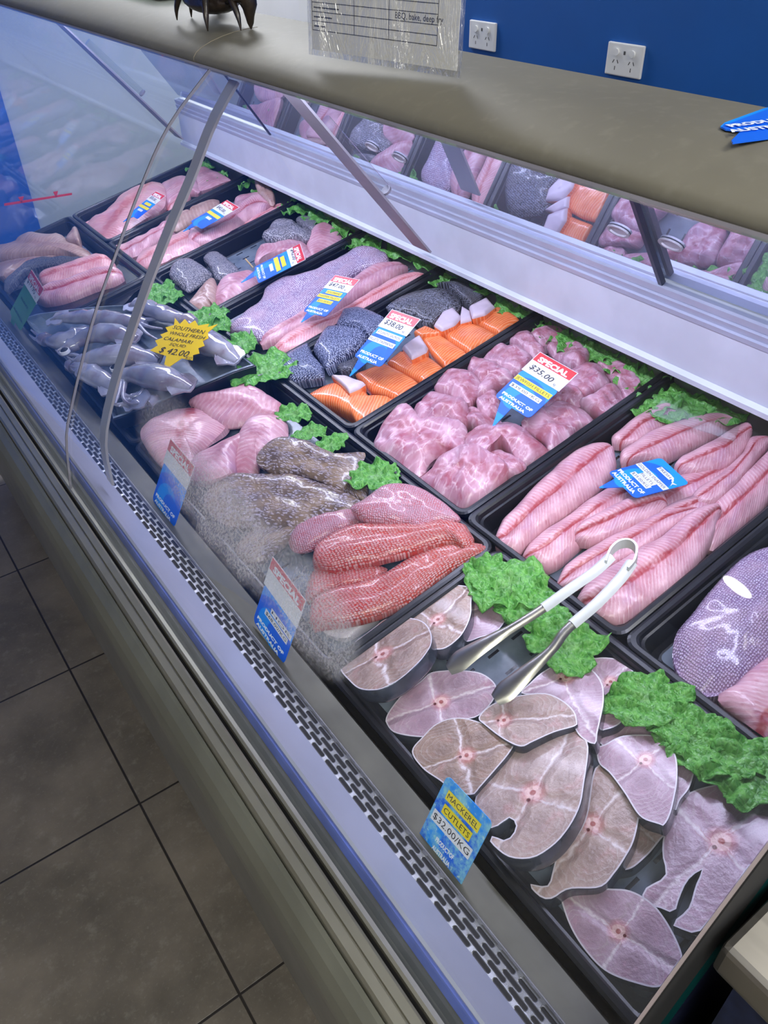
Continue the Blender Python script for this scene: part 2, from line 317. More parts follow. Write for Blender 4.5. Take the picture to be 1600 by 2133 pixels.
def m_bluecard(name='card_blue', worn=0):
    t = NT(name); x, y, z = t.sep(t.coord('UV')); P = t.comb(x, y, 0)
    def ringd(cx, cy): return t.math('SQRT', t.math('ADD', t.math('POWER', t.math('SUBTRACT', x, cx), 2), t.math('POWER', t.math('SUBTRACT', y, cy), 2)))
    d = ringd(.45, .30); w = t.sm(t.math('ABSOLUTE', t.math('SUBTRACT', d, .48)), .13, .10)
    c = t.mix(w, (.0, .26, .90), (.0, .11, .74)); c = t.mix(t.sm(ringd(.62, .28), .26, .23), c, (.0, .12, .76))
    if worn:
        n = t.noise(P, 3.5, 6, .7); c = t.mix(t.sm(n, .40, .62), c, (.22, .55, .72)); c = t.mix(t.math('MULTIPLY', t.sm(t.noise(P, 14, 4), .6, .7), .6), c, (.6, .75, .78))
    return t.out(t.bsdf(c, .5))
M['bluecard'] = m_bluecard(); M['bluecard_worn'] = m_bluecard('card_blue_worn', 1)
# ------------------------------------------------------------------ object helpers
def link(name, me, mats, parent=None):
    o = bpy.data.objects.new(name, me); COL.objects.link(o)
    for m in (mats if isinstance(mats, (list, tuple)) else [mats]): me.materials.append(M[m] if isinstance(m, str) else m)
    if parent is not None:
        o.parent = parent; o.matrix_parent_inverse = parent.matrix_world.inverted()
    return o
def build(name, verts, faces, mats, parent=None, smooth=True, uvs=None, midx=None, bevel=0):
    me = bpy.data.meshes.new(name); me.from_pydata([tuple(v) for v in verts], [], faces); 
    if uvs is not None:
        l = me.uv_layers.new(name='UVMap'); d = [0.]*(2*len(me.loops))
        for i, lp in enumerate(me.loops): d[2*i], d[2*i+1] = uvs[lp.vertex_index]
        l.data.foreach_set('uv', d)
    if midx: me.polygons.foreach_set('material_index', midx)
    me.update()
    bm = bmesh.new(); bm.from_mesh(me); bmesh.ops.recalc_face_normals(bm, faces=bm.faces)
    if bevel: bmesh.ops.bevel(bm, geom=list(bm.edges), offset=bevel, segments=2, affect='EDGES', profile=.6)
    bm.to_mesh(me); bm.free()
    if smooth: me.polygons.foreach_set('use_smooth', [True]*len(me.polygons)); me.set_sharp_from_angle(angle=R(48))
    return link(name, me, mats, parent)
def tag(o, label=None, cat=None, group=None, kind=None):
    if label: o['label'] = label
    if cat: o['category'] = cat
    if group: o['group'] = group
    if kind: o['kind'] = kind
    return o
def empty(name, loc, label, cat, group=None):
    o = bpy.data.objects.new(name, None); COL.objects.link(o); o.location = loc; o.empty_display_size = .02
    o.matrix_world = Matrix.Translation(loc); return tag(o, label, cat, group)
def box(name, x0, x1, y0, y1, z0, z1, mat, parent=None, bevel=0):
    v = [(x, y, z) for x in (x0, x1) for y in (y0, y1) for z in (z0, z1)]
    f = [(0, 1, 3, 2), (4, 6, 7, 5), (0, 4, 5, 1), (2, 3, 7, 6), (0, 2, 6, 4), (1, 5, 7, 3)]
    return build(name, v, f, mat, parent, smooth=False, bevel=bevel)
def extrude_profile(name, prof, y0, y1, mat, parent=None, smooth=False, closed=True, ny=1):
    n = len(prof); v = []; f = []
    for k in range(ny+1):
        y = y0+(y1-y0)*k/ny; v += [(x, y, z) for x, z in prof]
    for k in range(ny):
        for i in range(n if closed else n-1): j = (i+1) % n; f.append((k*n+i, k*n+j, (k+1)*n+j, (k+1)*n+i))
    if closed: f += [tuple(range(n-1, -1, -1)), tuple(range(ny*n, ny*n+n))]
    return build(name, v, f, mat, parent, smooth)
def thick_profile(pts, t):
    P = [Vector((a, b)) for a, b in pts]; o = []
    for i, p in enumerate(P):
        a = P[max(i-1, 0)]; b = P[min(i+1, len(P)-1)]; d = (b-a).normalized(); o.append(p+Vector((d.y, -d.x))*t)
    return [tuple(p) for p in P]+[tuple(p) for p in reversed(o)]
def tube_mesh(pts, rads, n=10, flat=1., up=None, caps=True):
    P = [Vector(p) for p in pts]; v = []; f = []; prev = None
    for i, p in enumerate(P):
        d = (P[min(i+1, len(P)-1)]-P[max(i-1, 0)]).normalized()
        ref = up or Vector((0, 0, 1))
        s = d.cross(ref); s = s if s.length > 1e-4 else d.cross(Vector((0, 1, 0))); s.normalize()
        if prev and prev.dot(s) < 0 and not up: s = -s
        prev = s; u = s.cross(d).normalized(); r = rads[i] if isinstance(rads, (list, tuple)) else rads
        for k in range(n): a = 2*math.pi*k/n; v.append(p+s*math.cos(a)*r+u*math.sin(a)*r*flat)
    for i in range(len(P)-1):
        for k in range(n): f.append((i*n+k, i*n+(k+1) % n, (i+1)*n+(k+1) % n, (i+1)*n+k))
    if caps: f += [tuple(range(n)), tuple(range(len(P)*n-1, (len(P)-1)*n-1, -1))]
    return v, f
def tube(name, pts, rads, mat, parent=None, n=10, flat=1., up=None):
    v, f = tube_mesh(pts, rads, n, flat, up); return build(name, v, f, mat, parent)
def merge(parts):
    V = []; Fc = []
    for v, f in parts:
        b = len(V); V += list(v); Fc += [tuple(i+b for i in q) for q in f]
    return V, Fc
def smooth_pts(P, n, closed):
    m = len(P); Q = []
    segs = m if closed else m-1
    L = []
    for i in range(segs):
        p0, p1, p2, p3 = (P[(i-1) % m], P[i], P[(i+1) % m], P[(i+2) % m]) if closed else (P[max(i-1, 0)], P[i], P[i+1], P[min(i+2, m-1)])
        for k in range(8):
            t = k/8; L.append(.5*((2*p1)+(p2-p0)*t+(2*p0-5*p1+4*p2-p3)*t*t+(3*p1-p0-3*p2+p3)*t**3))
    L.append(P[0].copy() if closed else P[-1].copy())
    cum = [0.]
    for a, b in zip(L, L[1:]): cum.append(cum[-1]+(b-a).length)
    T = cum[-1]; j = 0
    for k in range(n):
        s = T*k/(n if closed else n-1)
        while j < len(cum)-2 and cum[j+1] < s: j += 1
        t = (s-cum[j])/max(cum[j+1]-cum[j], 1e-9); Q.append(L[j].lerp(L[j+1], min(t, 1)))
    return Q
# ------------------------------------------------------------------ deck plane (the display deck rises 12 degrees to the back)
TILT = R(12); ct, st = math.cos(TILT), math.sin(TILT)
D0 = Vector((.313, 0, .70)); DN = Vector((-st, 0, ct)); DU = Vector((ct, 0, st)); DY = Vector((0, 1, 0))
def deck(px, py, h=0.): return hit(px, py, D0+DN*h, DN)
def duv(u, y, h=0.): return D0+DU*u+DY*y+DN*h
def to_duv(p): q = p-D0; return Vector((q.dot(DU), q.y, q.dot(DN)))
def zpx(pts, ox, oy, s): return [(ox+a*s, oy+b*s) for a, b in pts]

# ================================================================== SETTING
def struct(o): o['kind'] = 'structure'; return o
struct(box('floor', -4, 3, -2, 5, -.05, 0, 'floor'))
YB = onx(800, 60, 1.84).y
struct(box('wall_back', 1.84, 1.9, -2, YB, 0, 2.8, 'bluewall'))
struct(box('wall_alcove', 1.84, 1.9, YB, 5, 0, 2.8, 'whitewall'))
XW = ony(60, 400, 3.6).x
struct(box('wall_far', XW, 1.9, 3.6, 3.66, 0, 2.8, 'whitewall'))
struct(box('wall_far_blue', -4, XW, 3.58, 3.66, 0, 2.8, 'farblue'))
struct(box('wall_shop', -4.06, -4, -2, 5, 0, 2.8, 'whitewall'))
struct(box('wall_near', -4, 1.9, -2.06, -2, 0, 2.8, 'whitewall'))
struct(box('ceiling', -4, 1.9, -2, 5, 2.8, 2.85, 'ceil'))
# pale corner strip on the alcove wall
struct(box('trim_1', 1.825, 1.84, onx(640, 40, 1.84).y-.05, onx(640, 40, 1.84).y+.03, 0, 2.8, 'white_plastic'))
def ceiling_panel(x0, x1, y0, y1, label):
    e = empty('ceiling_light', ((x0+x1)/2, (y0+y1)/2, 2.8), label, 'ceiling light')
    box('frame', x0-.03, x1+.03, y0-.03, y1+.03, 2.775, 2.8, 'white_plastic', e); box('diffuser', x0, x1, y0, y1, 2.768, 2.775, 'panelglow', e)
ceiling_panel(-1.75, -.25, -1.65, -.35, 'long white ceiling light panel over the customer floor')
ceiling_panel(1.3, 1.7, 2.8, 3.5, 'long white unseen ceiling panel added to brighten the far wall')
ceiling_panel(.95, 1.45, -1.4, -.2, 'narrow white unseen ceiling panel added to light the counter and back wall')

# ================================================================== DISPLAY CASE
CY0, CY1 = .0725, 2.47
case = empty('display_case', (.55, 1.26, 0), 'long refrigerated fish display case with curved glass front and brown laminate counter', 'display case')
extrude_profile('base_cabinet', [(.165, 0.1), (.165, .62), (1.25, .62), (1.25, .1)], CY0, CY1, 'steel_dull', case)
box('kick_board', .22, 1.2, CY0+.02, CY1-.02, 0, .1, 'dark', case)
bump_prof = [(.165, .585), (.14, .585), (.124, .60), (.117, .63), (.1145, .665), (.1165, .695), (.1225, .717), (.131, .730), (.1355, .7325), (.1365, .729), (.165, .729)]
extrude_profile('bumper', bump_prof, CY0-.3, CY1+.3, 'bumper', case, smooth=False)
extrude_profile('front_rail', [(.1368, .72), (.1368, .742), (.139, .7465), (.1475, .7475), (.1482, .744), (.1495, .744), (.1502, .7475), (.158, .7485), (.161, .745), (.161, .72)], CY0-.3, CY1+.3, 'rail', case)
extrude_profile('rail_gap', [(.161, .66), (.161, .735), (.1665, .735), (.1665, .66)], CY0, CY1, 'dark', case)
extrude_profile('glass_channel', [(.1665, .66), (.1665, .744), (.1695, .745), (.1695, .728), (.178, .727), (.178, .66)], CY0, CY1, 'rail', case)
extrude_profile('dark_seal', [(.178, .66), (.178, .727), (.1915, .727), (.1915, .66)], CY0, CY1, 'darkseal', case)
extrude_profile('blue_reflection_strip', [(.1915, .66), (.1915, .7272), (.197, .735), (.2, .735), (.2, .66)], CY0, CY1, 'bluereflect', case)  # strip coloured as the blue reflection inside the glass frame
extrude_profile('inner_panel', [(.2, .66), (.2, .737), (.203, .739), (.241, .703), (.241, .66)], CY0, CY1, 'lav', case)
# air intake grille with slots
extrude_profile('intake_grille', [(.241, .68), (.241, .7005), (.2655, .7015), (.2675, .707), (.2685, .707), (.2685, .68)], CY0, CY1, 'grille', case)
extrude_profile('front_pan', [(.2685, .60), (.2685, .7015), (.302, .699), (.318, .665), (.318, .60)], CY0, CY1, 'steel_grime', case)
# deck pan under the trays
a = duv(.0, 0, -.058); b = duv(.78, 0, -.058)
extrude_profile('deck_pan', [(a.x, a.z-.02), (a.x, a.z), (b.x, b.z), (b.x, b.z-.02)], CY0, CY1, 'dark', case)
# rear air panel, track and sliding doors
extrude_profile('rear_air_panel', [(.998, .892), (.998, .975), (1.06, .975), (1.06, .892)], CY0, CY1, 'ledge', case)
extrude_profile('panel_lip', [(.990, .885), (.990, .893), (.998, .898), (1.004, .897), (1.004, .885)], CY0, CY1, 'ledge', case)
extrude_profile('door_track', [(.998, .975), (.996, .976), (.994, .984), (.998, .986), (.997, .9875), (.994, .996), (.998, .998), (.996, 1.0), (.993, 1.010), (.998, 1.012), (1.04, 1.012), (1.04, .975)], CY0, CY1, 'track', case)
box('rear_body', 1.04, 1.25, CY0, CY1, .70, 1.0, 'steel_dull', case)
# mirrored doors leaning forward
mA = Vector((.998, 0, 1.012)); mdir = Vector((-math.sin(R(35)), 0, math.cos(R(35)))); mn = Vector((math.cos(R(35)), 0, math.sin(R(35))))
yd = ony(1312, 412, 0.7); 
def door(y0, y1, off, name='sliding_door'):
    A = mA+mn*off; B = A+mdir*.340; T = mn*.005
    e = extrude_profile(name, [(A.x, A.z), (B.x, B.z), ((B+T).x, (B+T).z), ((A+T).x, (A+T).z)], y0, y1, 'mirror', case); return e
def on_door(px, py, off=0.): return hit(px, py, mA+mn*off, mn)
ydoor = on_door(1345, 500).y
ydoor2 = on_door(600, 330, .0).y
d1 = door(CY0, ydoor+.02, .012); d2 = door(ydoor, ydoor2, 0.); d3 = door(ydoor2-.02, CY1, .012)
for dd, yy in ((d2, ydoor), (d2, ydoor2)):
    A = mA+mn*-.002; B = A+mdir*.340; T = mn*.009; ed = mdir*0
    extrude_profile('door_edge', [(A.x, A.z), (B.x, B.z), ((B+T).x, (B+T).z), ((A+T).x, (A+T).z)], yy-.004, yy+.003, 'navy', dd)
def finger_pull(px, py, off, par):
    p = on_door(px, py, off-.001); n = 20; V = []; Fc = []
    for rr, hh in ((.019, 0), (.019, .003), (.015, .003), (.014, .0005)):
        for k in range(n): a_ = 2*math.pi*k/n; V.append(p-mn*hh+DY*math.cos(a_)*rr*1.1+mdir*math.sin(a_)*rr*.55)
    for i in range(3):
        for k in range(n): Fc.append((i*n+k, i*n+(k+1) % n, (i+1)*n+(k+1) % n, (i+1)*n+k))
    Fc.append(tuple(range(3*n, 4*n))); build('finger_pull', V, Fc, 'strut', par, smooth=False)
finger_pull(1289, 480, 0., d2); finger_pull(1398, 508, .012, d1); finger_pull(832, 328, 0., d2); finger_pull(775, 305, .0, d2)
# counter top
CT = 1.336
ctop = [(.706, 1.303), (.706, 1.336), (.628, 1.336), (.610, 1.3355), (.590, 1.3335), (.570, 1.330), (.552, 1.3255), (.537, 1.320), (.527, 1.3145), (.522, 1.309), (.5215, 1.305), (.5235, 1.3025), (.54, 1.302)]
cto = extrude_profile('counter_top', ctop, CY0-.25, 3.3, 'counter', case, smooth=True)
pj = onz(428, 148, 1.29).y
extrude_profile('counter_seam', [(x-.0003, z+.0005) for x, z in ctop[2:11]]+[(x+.001, z-.002) for x, z in reversed(ctop[2:11])], pj-.0007, pj+.0007, 'seam', cto)
# edge trim under the nose and lamp
extrude_profile('edge_trim', [(.5225, 1.2975), (.5225, 1.3025), (.56, 1.302), (.56, 1.2975)], CY0, CY1, 'strut', case)
lamp = extrude_profile('lamp_housing', [(.60, 1.276), (.60, 1.302), (.72, 1.302), (.72, 1.276), (.69, 1.285), (.63, 1.285)], CY0+.05, CY1-.05, 'white_plastic', case)
tube('lamp_tube', [(.70, .15, 1.272), (.70, 2.38, 1.272)], .007, 'tube', case)
# front glass : curved profile
GP = [(.171, .735), (.1885, .825), (.2145, .883), (.243, .938), (.279, 1.003), (.306, 1.045), (.336, 1.09), (.388, 1.165), (.446, 1.238), (.521, 1.300)]
GPs = [(p.x, p.z) for p in smooth_pts([Vector((a_, 0, b_)) for a_, b_ in GP], 30, False)]
def glass_at(px, py):
    best = None
    for (x0, z0), (x1, z1) in zip(GPs, GPs[1:]):
        n = Vector((-(z1-z0), 0, x1-x0)); p = hit(px, py, Vector((x0, 0, z0)), n)
        if min(z0, z1)-1e-4 <= p.z <= max(z0, z1)+1e-4: best = p
    return best
fog = []
for (px, py, ry, rz, s_) in ((470, 1090, .12, .045, .42), (400, 1010, .09, .040, .30), (640, 1280, .07, .045, .34), (340, 900, .09, .045, .18), (690, 1340, .04, .03, .34), (560, 1180, .07, .04, .25)):
    p = glass_at(px, py)
    if p: fog.append((p.y, p.z, ry, rz, s_))
M['frontglass'] = m_glass('front_glass', fog, refl=1.0)
GJ = 1.152
gt = thick_profile(GPs, .005)
g1 = extrude_profile('glass_panel', gt, CY0, GJ-.0015, 'frontglass', case, smooth=True); g2 = extrude_profile('glass_panel', gt, GJ+.0015, CY1, 'frontglass', case, smooth=True)
extrude_profile('glass_joint', thick_profile(GPs, .0035), GJ-.0006, GJ+.0006, 'dark', case)
extrude_profile('joint_edge', thick_profile(GPs, .0035), GJ-.0022, GJ-.0008, 'strut', case)
PP = [(.540-.003, 1.288), (.495, 1.242), (.45, 1.176), (.409, 1.121), (.356, 1.045), (.311, .974), (.271, .907), (.232, .822), (.224, .74)]
PPs = [(p.x+.004, p.z) for p in smooth_pts([Vector((a_, 0, b_)) for a_, b_ in PP], 26, False)]
post = extrude_profile('glass_post', thick_profile(PPs, -.004), 1.108, 1.132, 'post', case, smooth=False)
# struts from the rear panel up to the counter
def strut(y):
    A = Vector((.975, y, .917)); B = Vector((.655, y, 1.290)); d = (B-A).normalized(); n = Vector((-d.z, 0, d.x))
    w = Vector((0, .029, 0)); V = [A-w, A+w, B+w, B-w]; V += [q+n*.004 for q in V]
    s_ = build('strut', V, [(0, 1, 2, 3), (7, 6, 5, 4), (0, 4, 5, 1), (1, 5, 6, 2), (2, 6, 7, 3), (3, 7, 4, 0)], 'strut', case, smooth=False)
    q0 = A+d*.16+Vector((0, -.004, 0))-n*.016; q1 = A+d*.34-n*.014
    tube('support_tube', [q0, q0+d*.004, q1], [.008, .0095, .0095], 'clearplastic', s_, n=14)
    tube('tube_cap', [q0-d*.006, q0-d*.005, q0, q0+d*.001], [.0035, .010, .010, .005], 'strut', s_, n=14)
strut(1.25); strut(2.43)
# end panels
e2 = [(.20, .70), (.20, .86)]+[(x+.006, z) for x, z in GPs[8:]]+[(.53, 1.292), (.80, 1.285), (1.05, .99), (1.05, .70)]
extrude_profile('end_panel', e2, CY1, CY1+.006, 'endglass', case)
mk = empty('load_line_sticker', ony(80, 415, CY1-.002), 'thin red load line sticker with two arrows on the far end panel', 'sticker')
def quad_on_y(pts, y, t, name, mat, par):
    P = [ony(a_, b_, y) for a_, b_ in pts]; n = len(P); V = P+[q+Vector((0, t, 0)) for q in P]
    return build(name, V, [tuple(range(n)), tuple(range(2*n-1, n-1, -1))]+[(i, (i+1) % n, n+(i+1) % n, n+i) for i in range(n)], mat, par, smooth=False)
quad_on_y([(9, 424), (150, 402), (150, 406), (9, 429)], CY1-.003, .002, 'line', 'red', mk)
quad_on_y([(38, 411), (50, 409), (45, 423)], CY1-.003, .002, 'arrow', 'red', mk); quad_on_y([(111, 400), (121, 398), (117, 412)], CY1-.003, .002, 'arrow', 'red', mk)
# near end panel: dark printed band along the curved edge, green glass edge
def band(off0, off1, y0, y1, mat, name, par):
    a_ = [(x+off0, z-off0*.6) for x, z in GPs]; b_ = [(x+off1, z-off1*.6) for x, z in GPs]
    return extrude_profile(name, a_+list(reversed(b_)), y0, y1, mat, par)
NY = .0705
def hband(a0, a1, y0, y1, mat, name):
    return extrude_profile(name, [(x+a0, z) for x, z in GPs]+[(x+a1, z) for x, z in reversed(GPs)], y0, y1, mat, case)
hband(-.002, .070, NY-.002, NY+.001, 'band', 'end_edge_band')
hband(-.0045, -.002, NY-.001, NY+.001, 'edgehighlight', 'end_edge_highlight')  # thin pale strip painted as the highlight along the panel edge
hband(.070, .102, NY-.002, NY+.001, 'teal', 'end_glass_edge')
extrude_profile('near_end_panel', [(x+.102, z) for x, z in GPs]+[(1.0, 1.2), (1.0, .70), (.2, .60)], NY-.002, NY+.001, 'navy', case)

# ================================================================== THINGS BEHIND AND ON THE COUNTER
def outlet(px, py, wpx, label):
    c = onx(px, py, 1.838); e = empty('power_outlet', c, label, 'power outlet', 'white double power outlets on the blue wall')
    w, h, d = .058, .037, .009; X = 1.84
    box('plate', X-d, X, c.y-w, c.y+w, c.z-h, c.z+h, 'white_plastic', e, bevel=.003)
    for s_ in (-1, 1):
        yc = c.y+s_*.026
        V, Fc = tube_mesh([(X-d+.001, yc, c.z+.016), (X-d-.004, yc, c.z+.016)], .0085, 16, up=Vector((0, 0, 1))); build('switch', V, Fc, 'white_plastic', e, smooth=False)
        for (dy, dz, an, L) in ((-.007, -.005, 30, .009), (.007, -.005, -30, .009), (0, -.020, 0, .009)):
            a_ = R(an); ux = Vector((0, math.sin(a_), math.cos(a_)))*L/2; vx = Vector((0, math.cos(a_), -math.sin(a_)))*.0011; cc = Vector((X-d-.0003, yc+dy, c.z+dz))
            build('socket_slot', [cc-ux-vx, cc+ux-vx, cc+ux+vx, cc-ux+vx], [(0, 1, 2, 3)], 'dark', e, smooth=False)
    box('indicator', X-d-.0004, X-d, c.y-.003, c.y+.003, c.z+.012, c.z+.020, 'inkgrey', e)
outlet(1303, 125, 75, 'white double power outlet on blue wall, the larger one to the right')
outlet(1007, 74, 50, 'white double power outlet on blue wall, beside the laminated price sheet')
def text_mesh(body, size, align='LEFT', shear=0., bold=0.):
    c = bpy.data.curves.new('lettering', 'FONT'); c.body = body; c.size = size; c.align_x = align; c.shear = shear; c.offset = bold; c.resolution_u = 2
    o = bpy.data.objects.new('lettering', c); COL.objects.link(o)
    me = bpy.data.meshes.new_from_object(o); COL.objects.unlink(o); bpy.data.objects.remove(o); return me
def lettering(body, size, org, ex, ey, mat, parent, width=None, bold=0., shear=0., lift=.0009):
    if not body.strip(): return None
    me = text_mesh(body, size, 'LEFT', shear, bold)
    xs = [v_.co.x for v_ in me.vertices] or [0, 1]; w = max(xs)-min(xs); kx = (width/w) if width else 1.
    en = ex.cross(ey).normalized()
    for v_ in me.vertices: c = v_.co.copy(); v_.co = org+ex*((c.x-min(xs))*kx)+ey*c.y+en*lift
    me.update(); me.materials.clear(); return link('lettering', me, mat, parent)
# laminated price sheet standing on the counter
pA = onz(645, 113, CT+.001); pB = onz(960, 163, CT+.001); pex = (pB-pA); PW = pex.length; pex.normalize(); pup = (Vector((0, 0, 1))+Vector((.05, 0, 0))).normalized()
pn = pex.cross(pup).normalized(); 
if pn.x > 0: pn = -pn
PH = .30
sheet = empty('price_sheet', (pA+pB)/2, 'laminated white price sheet with printed table standing on the counter', 'price sheet')
def slab_quad(name, o_, ex, ey, en, w, h, t, mat, par, x0=0, y0=0):
    b_ = o_+ex*x0+ey*y0; V = [b_, b_+ex*w, b_+ex*w+ey*h, b_+ey*h]; V += [q+en*t for q in V]
    return build(name, V, [(3, 2, 1, 0), (4, 5, 6, 7), (0, 1, 5, 4), (1, 2, 6, 5), (2, 3, 7, 6), (3, 0, 4, 7)], mat, par, smooth=False)
slab_quad('paper', pA, pex, pup, pn, PW-.012, PH, .0005, 'paper', sheet, .006, .006)
def m_sleeve():
    t = NT('crinkled_sleeve'); co = t.coord(); mp = t.n('Mapping'); mp.inputs['Scale'].default_value = (32, 32, 7); t.put(mp.inputs[0], co)
    n = t.noise(mp.outputs[0], .55, 5, .6, 1.5); tr = t.n('BsdfTransparent'); g = t.n('BsdfGlossy'); g.inputs['Roughness'].default_value = .10
    t.put(g.inputs['Normal'], t.bump(n, 1., .03)); m = t.n('MixShader'); m.inputs[0].default_value = .22; t.t.links.new(tr.outputs[0], m.inputs[1]); t.t.links.new(g.outputs[0], m.inputs[2]); return t.out(m.outputs[0])
M['sleeve'] = m_sleeve()
slab_quad('plastic_sleeve', pA, pex, pup, pn, PW, PH+.01, .0012, 'sleeve', sheet, 0, 0)
ln = []
for k in range(20):
    q = pA+pup*(.026+k*.0092)+pn*.0007; a_, b_ = q+pex*.008, q+pex*(PW-.035); w = pup*.0004; ln.append(([a_-w, b_-w, b_+w, a_+w], [(0, 1, 2, 3)]))
for xx in (.008, .08, .135, PW-.035):
    q = pA+pex*xx+pn*.0007; a_, b_ = q+pup*.026, q+pup*.28; w = pex*.0004; ln.append(([a_-w, b_-w, b_+w, a_+w], [(0, 1, 2, 3)]))
v, f = merge(ln); build('table_lines', v, f, 'inkgrey', sheet, smooth=False)
for k in range(8):   # faded row names, too small to read
    q = pA+pup*(.0295+k*.0092)+pn*.0008+pex*.011; b_ = pup*.0014; L_ = pex*(.020+.012*((k*7) % 3))
    build('faded_print', [q, q+L_, q+L_+b_, q+b_], [(0, 1, 2, 3)], 'inkgrey', sheet, smooth=False)
lettering('BBQ, bake, deep fry', .0085, pA+pup*(.028+2*.0092)+pex*(PW*.60), pex, pup, 'ink', sheet, lift=-.0009 if pex.cross(pup).dot(pn) < 0 else .0009)
# crab
ck = [(369, 42), (433, 65), (502, 64), (520, 54), (399, 36), (455, 30)]
feet = [onz(a_, b_, CT) for a_, b_ in ck]
cc = onz(447, 50, CT)+Vector((.0, 0, .030))
crab = empty('crab', Vector((cc.x, cc.y, CT)), 'dark brown crab standing on its legs on the counter', 'crab')
def crab_body():
    V = []; Fc = []; n = 24; m = 10
    for i in range(m+1):
        th = math.pi*i/m
        for k in range(n):
            a_ = 2*math.pi*k/n; r_ = 1+.10*math.sin(a_*9)*(abs(math.sin(th)))**6
            p = Vector((math.cos(a_)*math.sin(th)*.034*r_, math.sin(a_)*math.sin(th)*.062*r_, math.cos(th)*(.02 if th < 1.57 else .017)))
            V.append(cc+p)
    for i in range(m):
        for k in range(n): Fc.append((i*n+k, i*n+(k+1) % n, (i+1)*n+(k+1) % n, (i+1)*n+k))
    return V, Fc
v, f = crab_body(); build('shell', v, f, 'crab', crab)
for i, ft in enumerate(feet):
    s0 = cc+Vector(((ft.x-cc.x)*.45, (ft.y-cc.y)*.45, -.006)); kn = s0.lerp(ft, .45); kn.z = cc.z+.012
    k2 = kn.lerp(ft, .55); k2.z = .5*(kn.z+CT)+.004; k2 += (ft-cc).normalized()*.008; k2.z -= .004
    tube('leg', smooth_pts([s0, kn, k2, ft], 14, False), [.0065, .007, .0072, .007, .006, .0055, .0055, .0055, .005, .0045, .004, .003, .002, .0008], 'crab', crab, n=10)
for s_, px_, py_ in ((-1, 455, -5), (1, 520, 30)):
    tp = onz(px_, py_, CT+.018); s0 = cc+Vector((-.01, -.045 if s_ > 0 else .045, 0)); md = s0.lerp(tp, .5)+Vector((0, -.012, .02))
    tube('claw', smooth_pts([s0, md, tp+Vector((0, 0, .02)), tp, tp-Vector((0, 0, .018))], 14, False), [.006, .007, .007, .008, .010, .013, .0155, .016, .0155, .014, .011, .008, .005, .001], 'crab', crab, n=12, flat=.8)
# clear clamshell container at top left of counter
c0 = onz(150, 2, CT); c1 = onz(335, 8, CT)
cont = empty('plastic_container', c0.lerp(c1, .5), 'clear plastic clamshell container on the counter far from the price sheet', 'container')
yA, yB = min(c0.y, c1.y), max(c0.y, c1.y); xA = c1.x-.005
box('container_tray', xA+.01, xA+.13, yA+.02, yB-.02, CT+.001, CT+.02, 'clearplastic', cont, bevel=.006)
box('container_rim', xA, xA+.15, yA, yB, CT+.021, CT+.024, 'clearplastic', cont, bevel=.001)
box('container_lid', xA+.01, xA+.14, yA+.015, yB-.015, CT+.025, CT+.05, 'clearplastic', cont, bevel=.008)
box('contents', xA+.025, xA+.12, yA+.05, yB-.05, CT+.004, CT+.018, 'paper', cont, bevel=.005)
# neighbouring stainless bench, bottom right
bz = .985; k0 = onz(1502, 1968, bz)
bench = empty('steel_bench', (k0.x+.3, k0.y-.2, 0), 'scratched stainless steel bench beside the near end of the case', 'bench')
box('bench_top', k0.x, k0.x+.5, k0.y-.45, k0.y, bz-.032, bz, 'steel', bench, bevel=.005)
box('bench_body', k0.x+.012, k0.x+.48, k0.y-.43, k0.y-.015, 0, bz-.032, 'navy', bench)

# ================================================================== TRAYS
def rrect(u0, u1, y0, y1, r_, n=5):
    P = []
    for (cu, cy, a0) in ((u1-r_, y1-r_, 0), (u0+r_, y1-r_, 90), (u0+r_, y0+r_, 180), (u1-r_, y0+r_, 270)):
        for k in range(n+1): a_ = R(a0+90*k/n); P.append((cu+r_*math.cos(a_), cy+r_*math.sin(a_)))
    return P
def tray(u0, u1, y0, y1, label, h=0., depth=.045, mat='black', insert=True, group='black fish trays in the display case'):
    o_ = duv((u0+u1)/2, (y0+y1)/2, h-depth)
    e = empty('fish_tray', o_, label, 'tray', group)
    rings = []
    for (ins, hh, rr) in ((.000, -.006, .014), (.000, 0, .014), (.0035, .0015, .012), (.0085, .0015, .010), (.011, -.001, .010), (.0125, -.008, .012), (.0155, -.009, .012), (.020, -depth+.006, .016), (.026, -depth, .018)):
        rings.append([duv(a_, b_, h+hh) for a_, b_ in rrect(u0+ins, u1-ins, y0+ins, y1-ins, rr+.004)])
    n = len(rings[0]); V = [p for r_ in rings for p in r_]; Fc = []
    for i in range(len(rings)-1):
        for k in range(n): Fc.append((i*n+k, i*n+(k+1) % n, (i+1)*n+(k+1) % n, (i+1)*n+k))
    Fc.append(tuple(range((len(rings)-1)*n, len(rings)*n)))
    t_ = build('tray_body', V, Fc, mat, e)
    for p in t_.data.polygons: p.use_smooth = False
    if insert:
        c = .032; P = rrect(u0+c, u1-c, y0+c, y1-c, .01); t0 = -depth+.004; t1 = -depth+.008
        V = [duv(a_, b_, h+t0) for a_, b_ in P]+[duv(a_, b_, h+t1) for a_, b_ in P]; n = len(P)
        build('drain_insert', V, [tuple(range(n, 2*n)), tuple(range(n))]+[(i, (i+1) % n, n+(i+1) % n, n+i) for i in range(n)], 'insert', e, smooth=False, uvs=P+P)
    return e
UD = .299
ys = [.078, .380, .678, .978, 1.268, 1.560, 1.862, 2.148, 2.44]
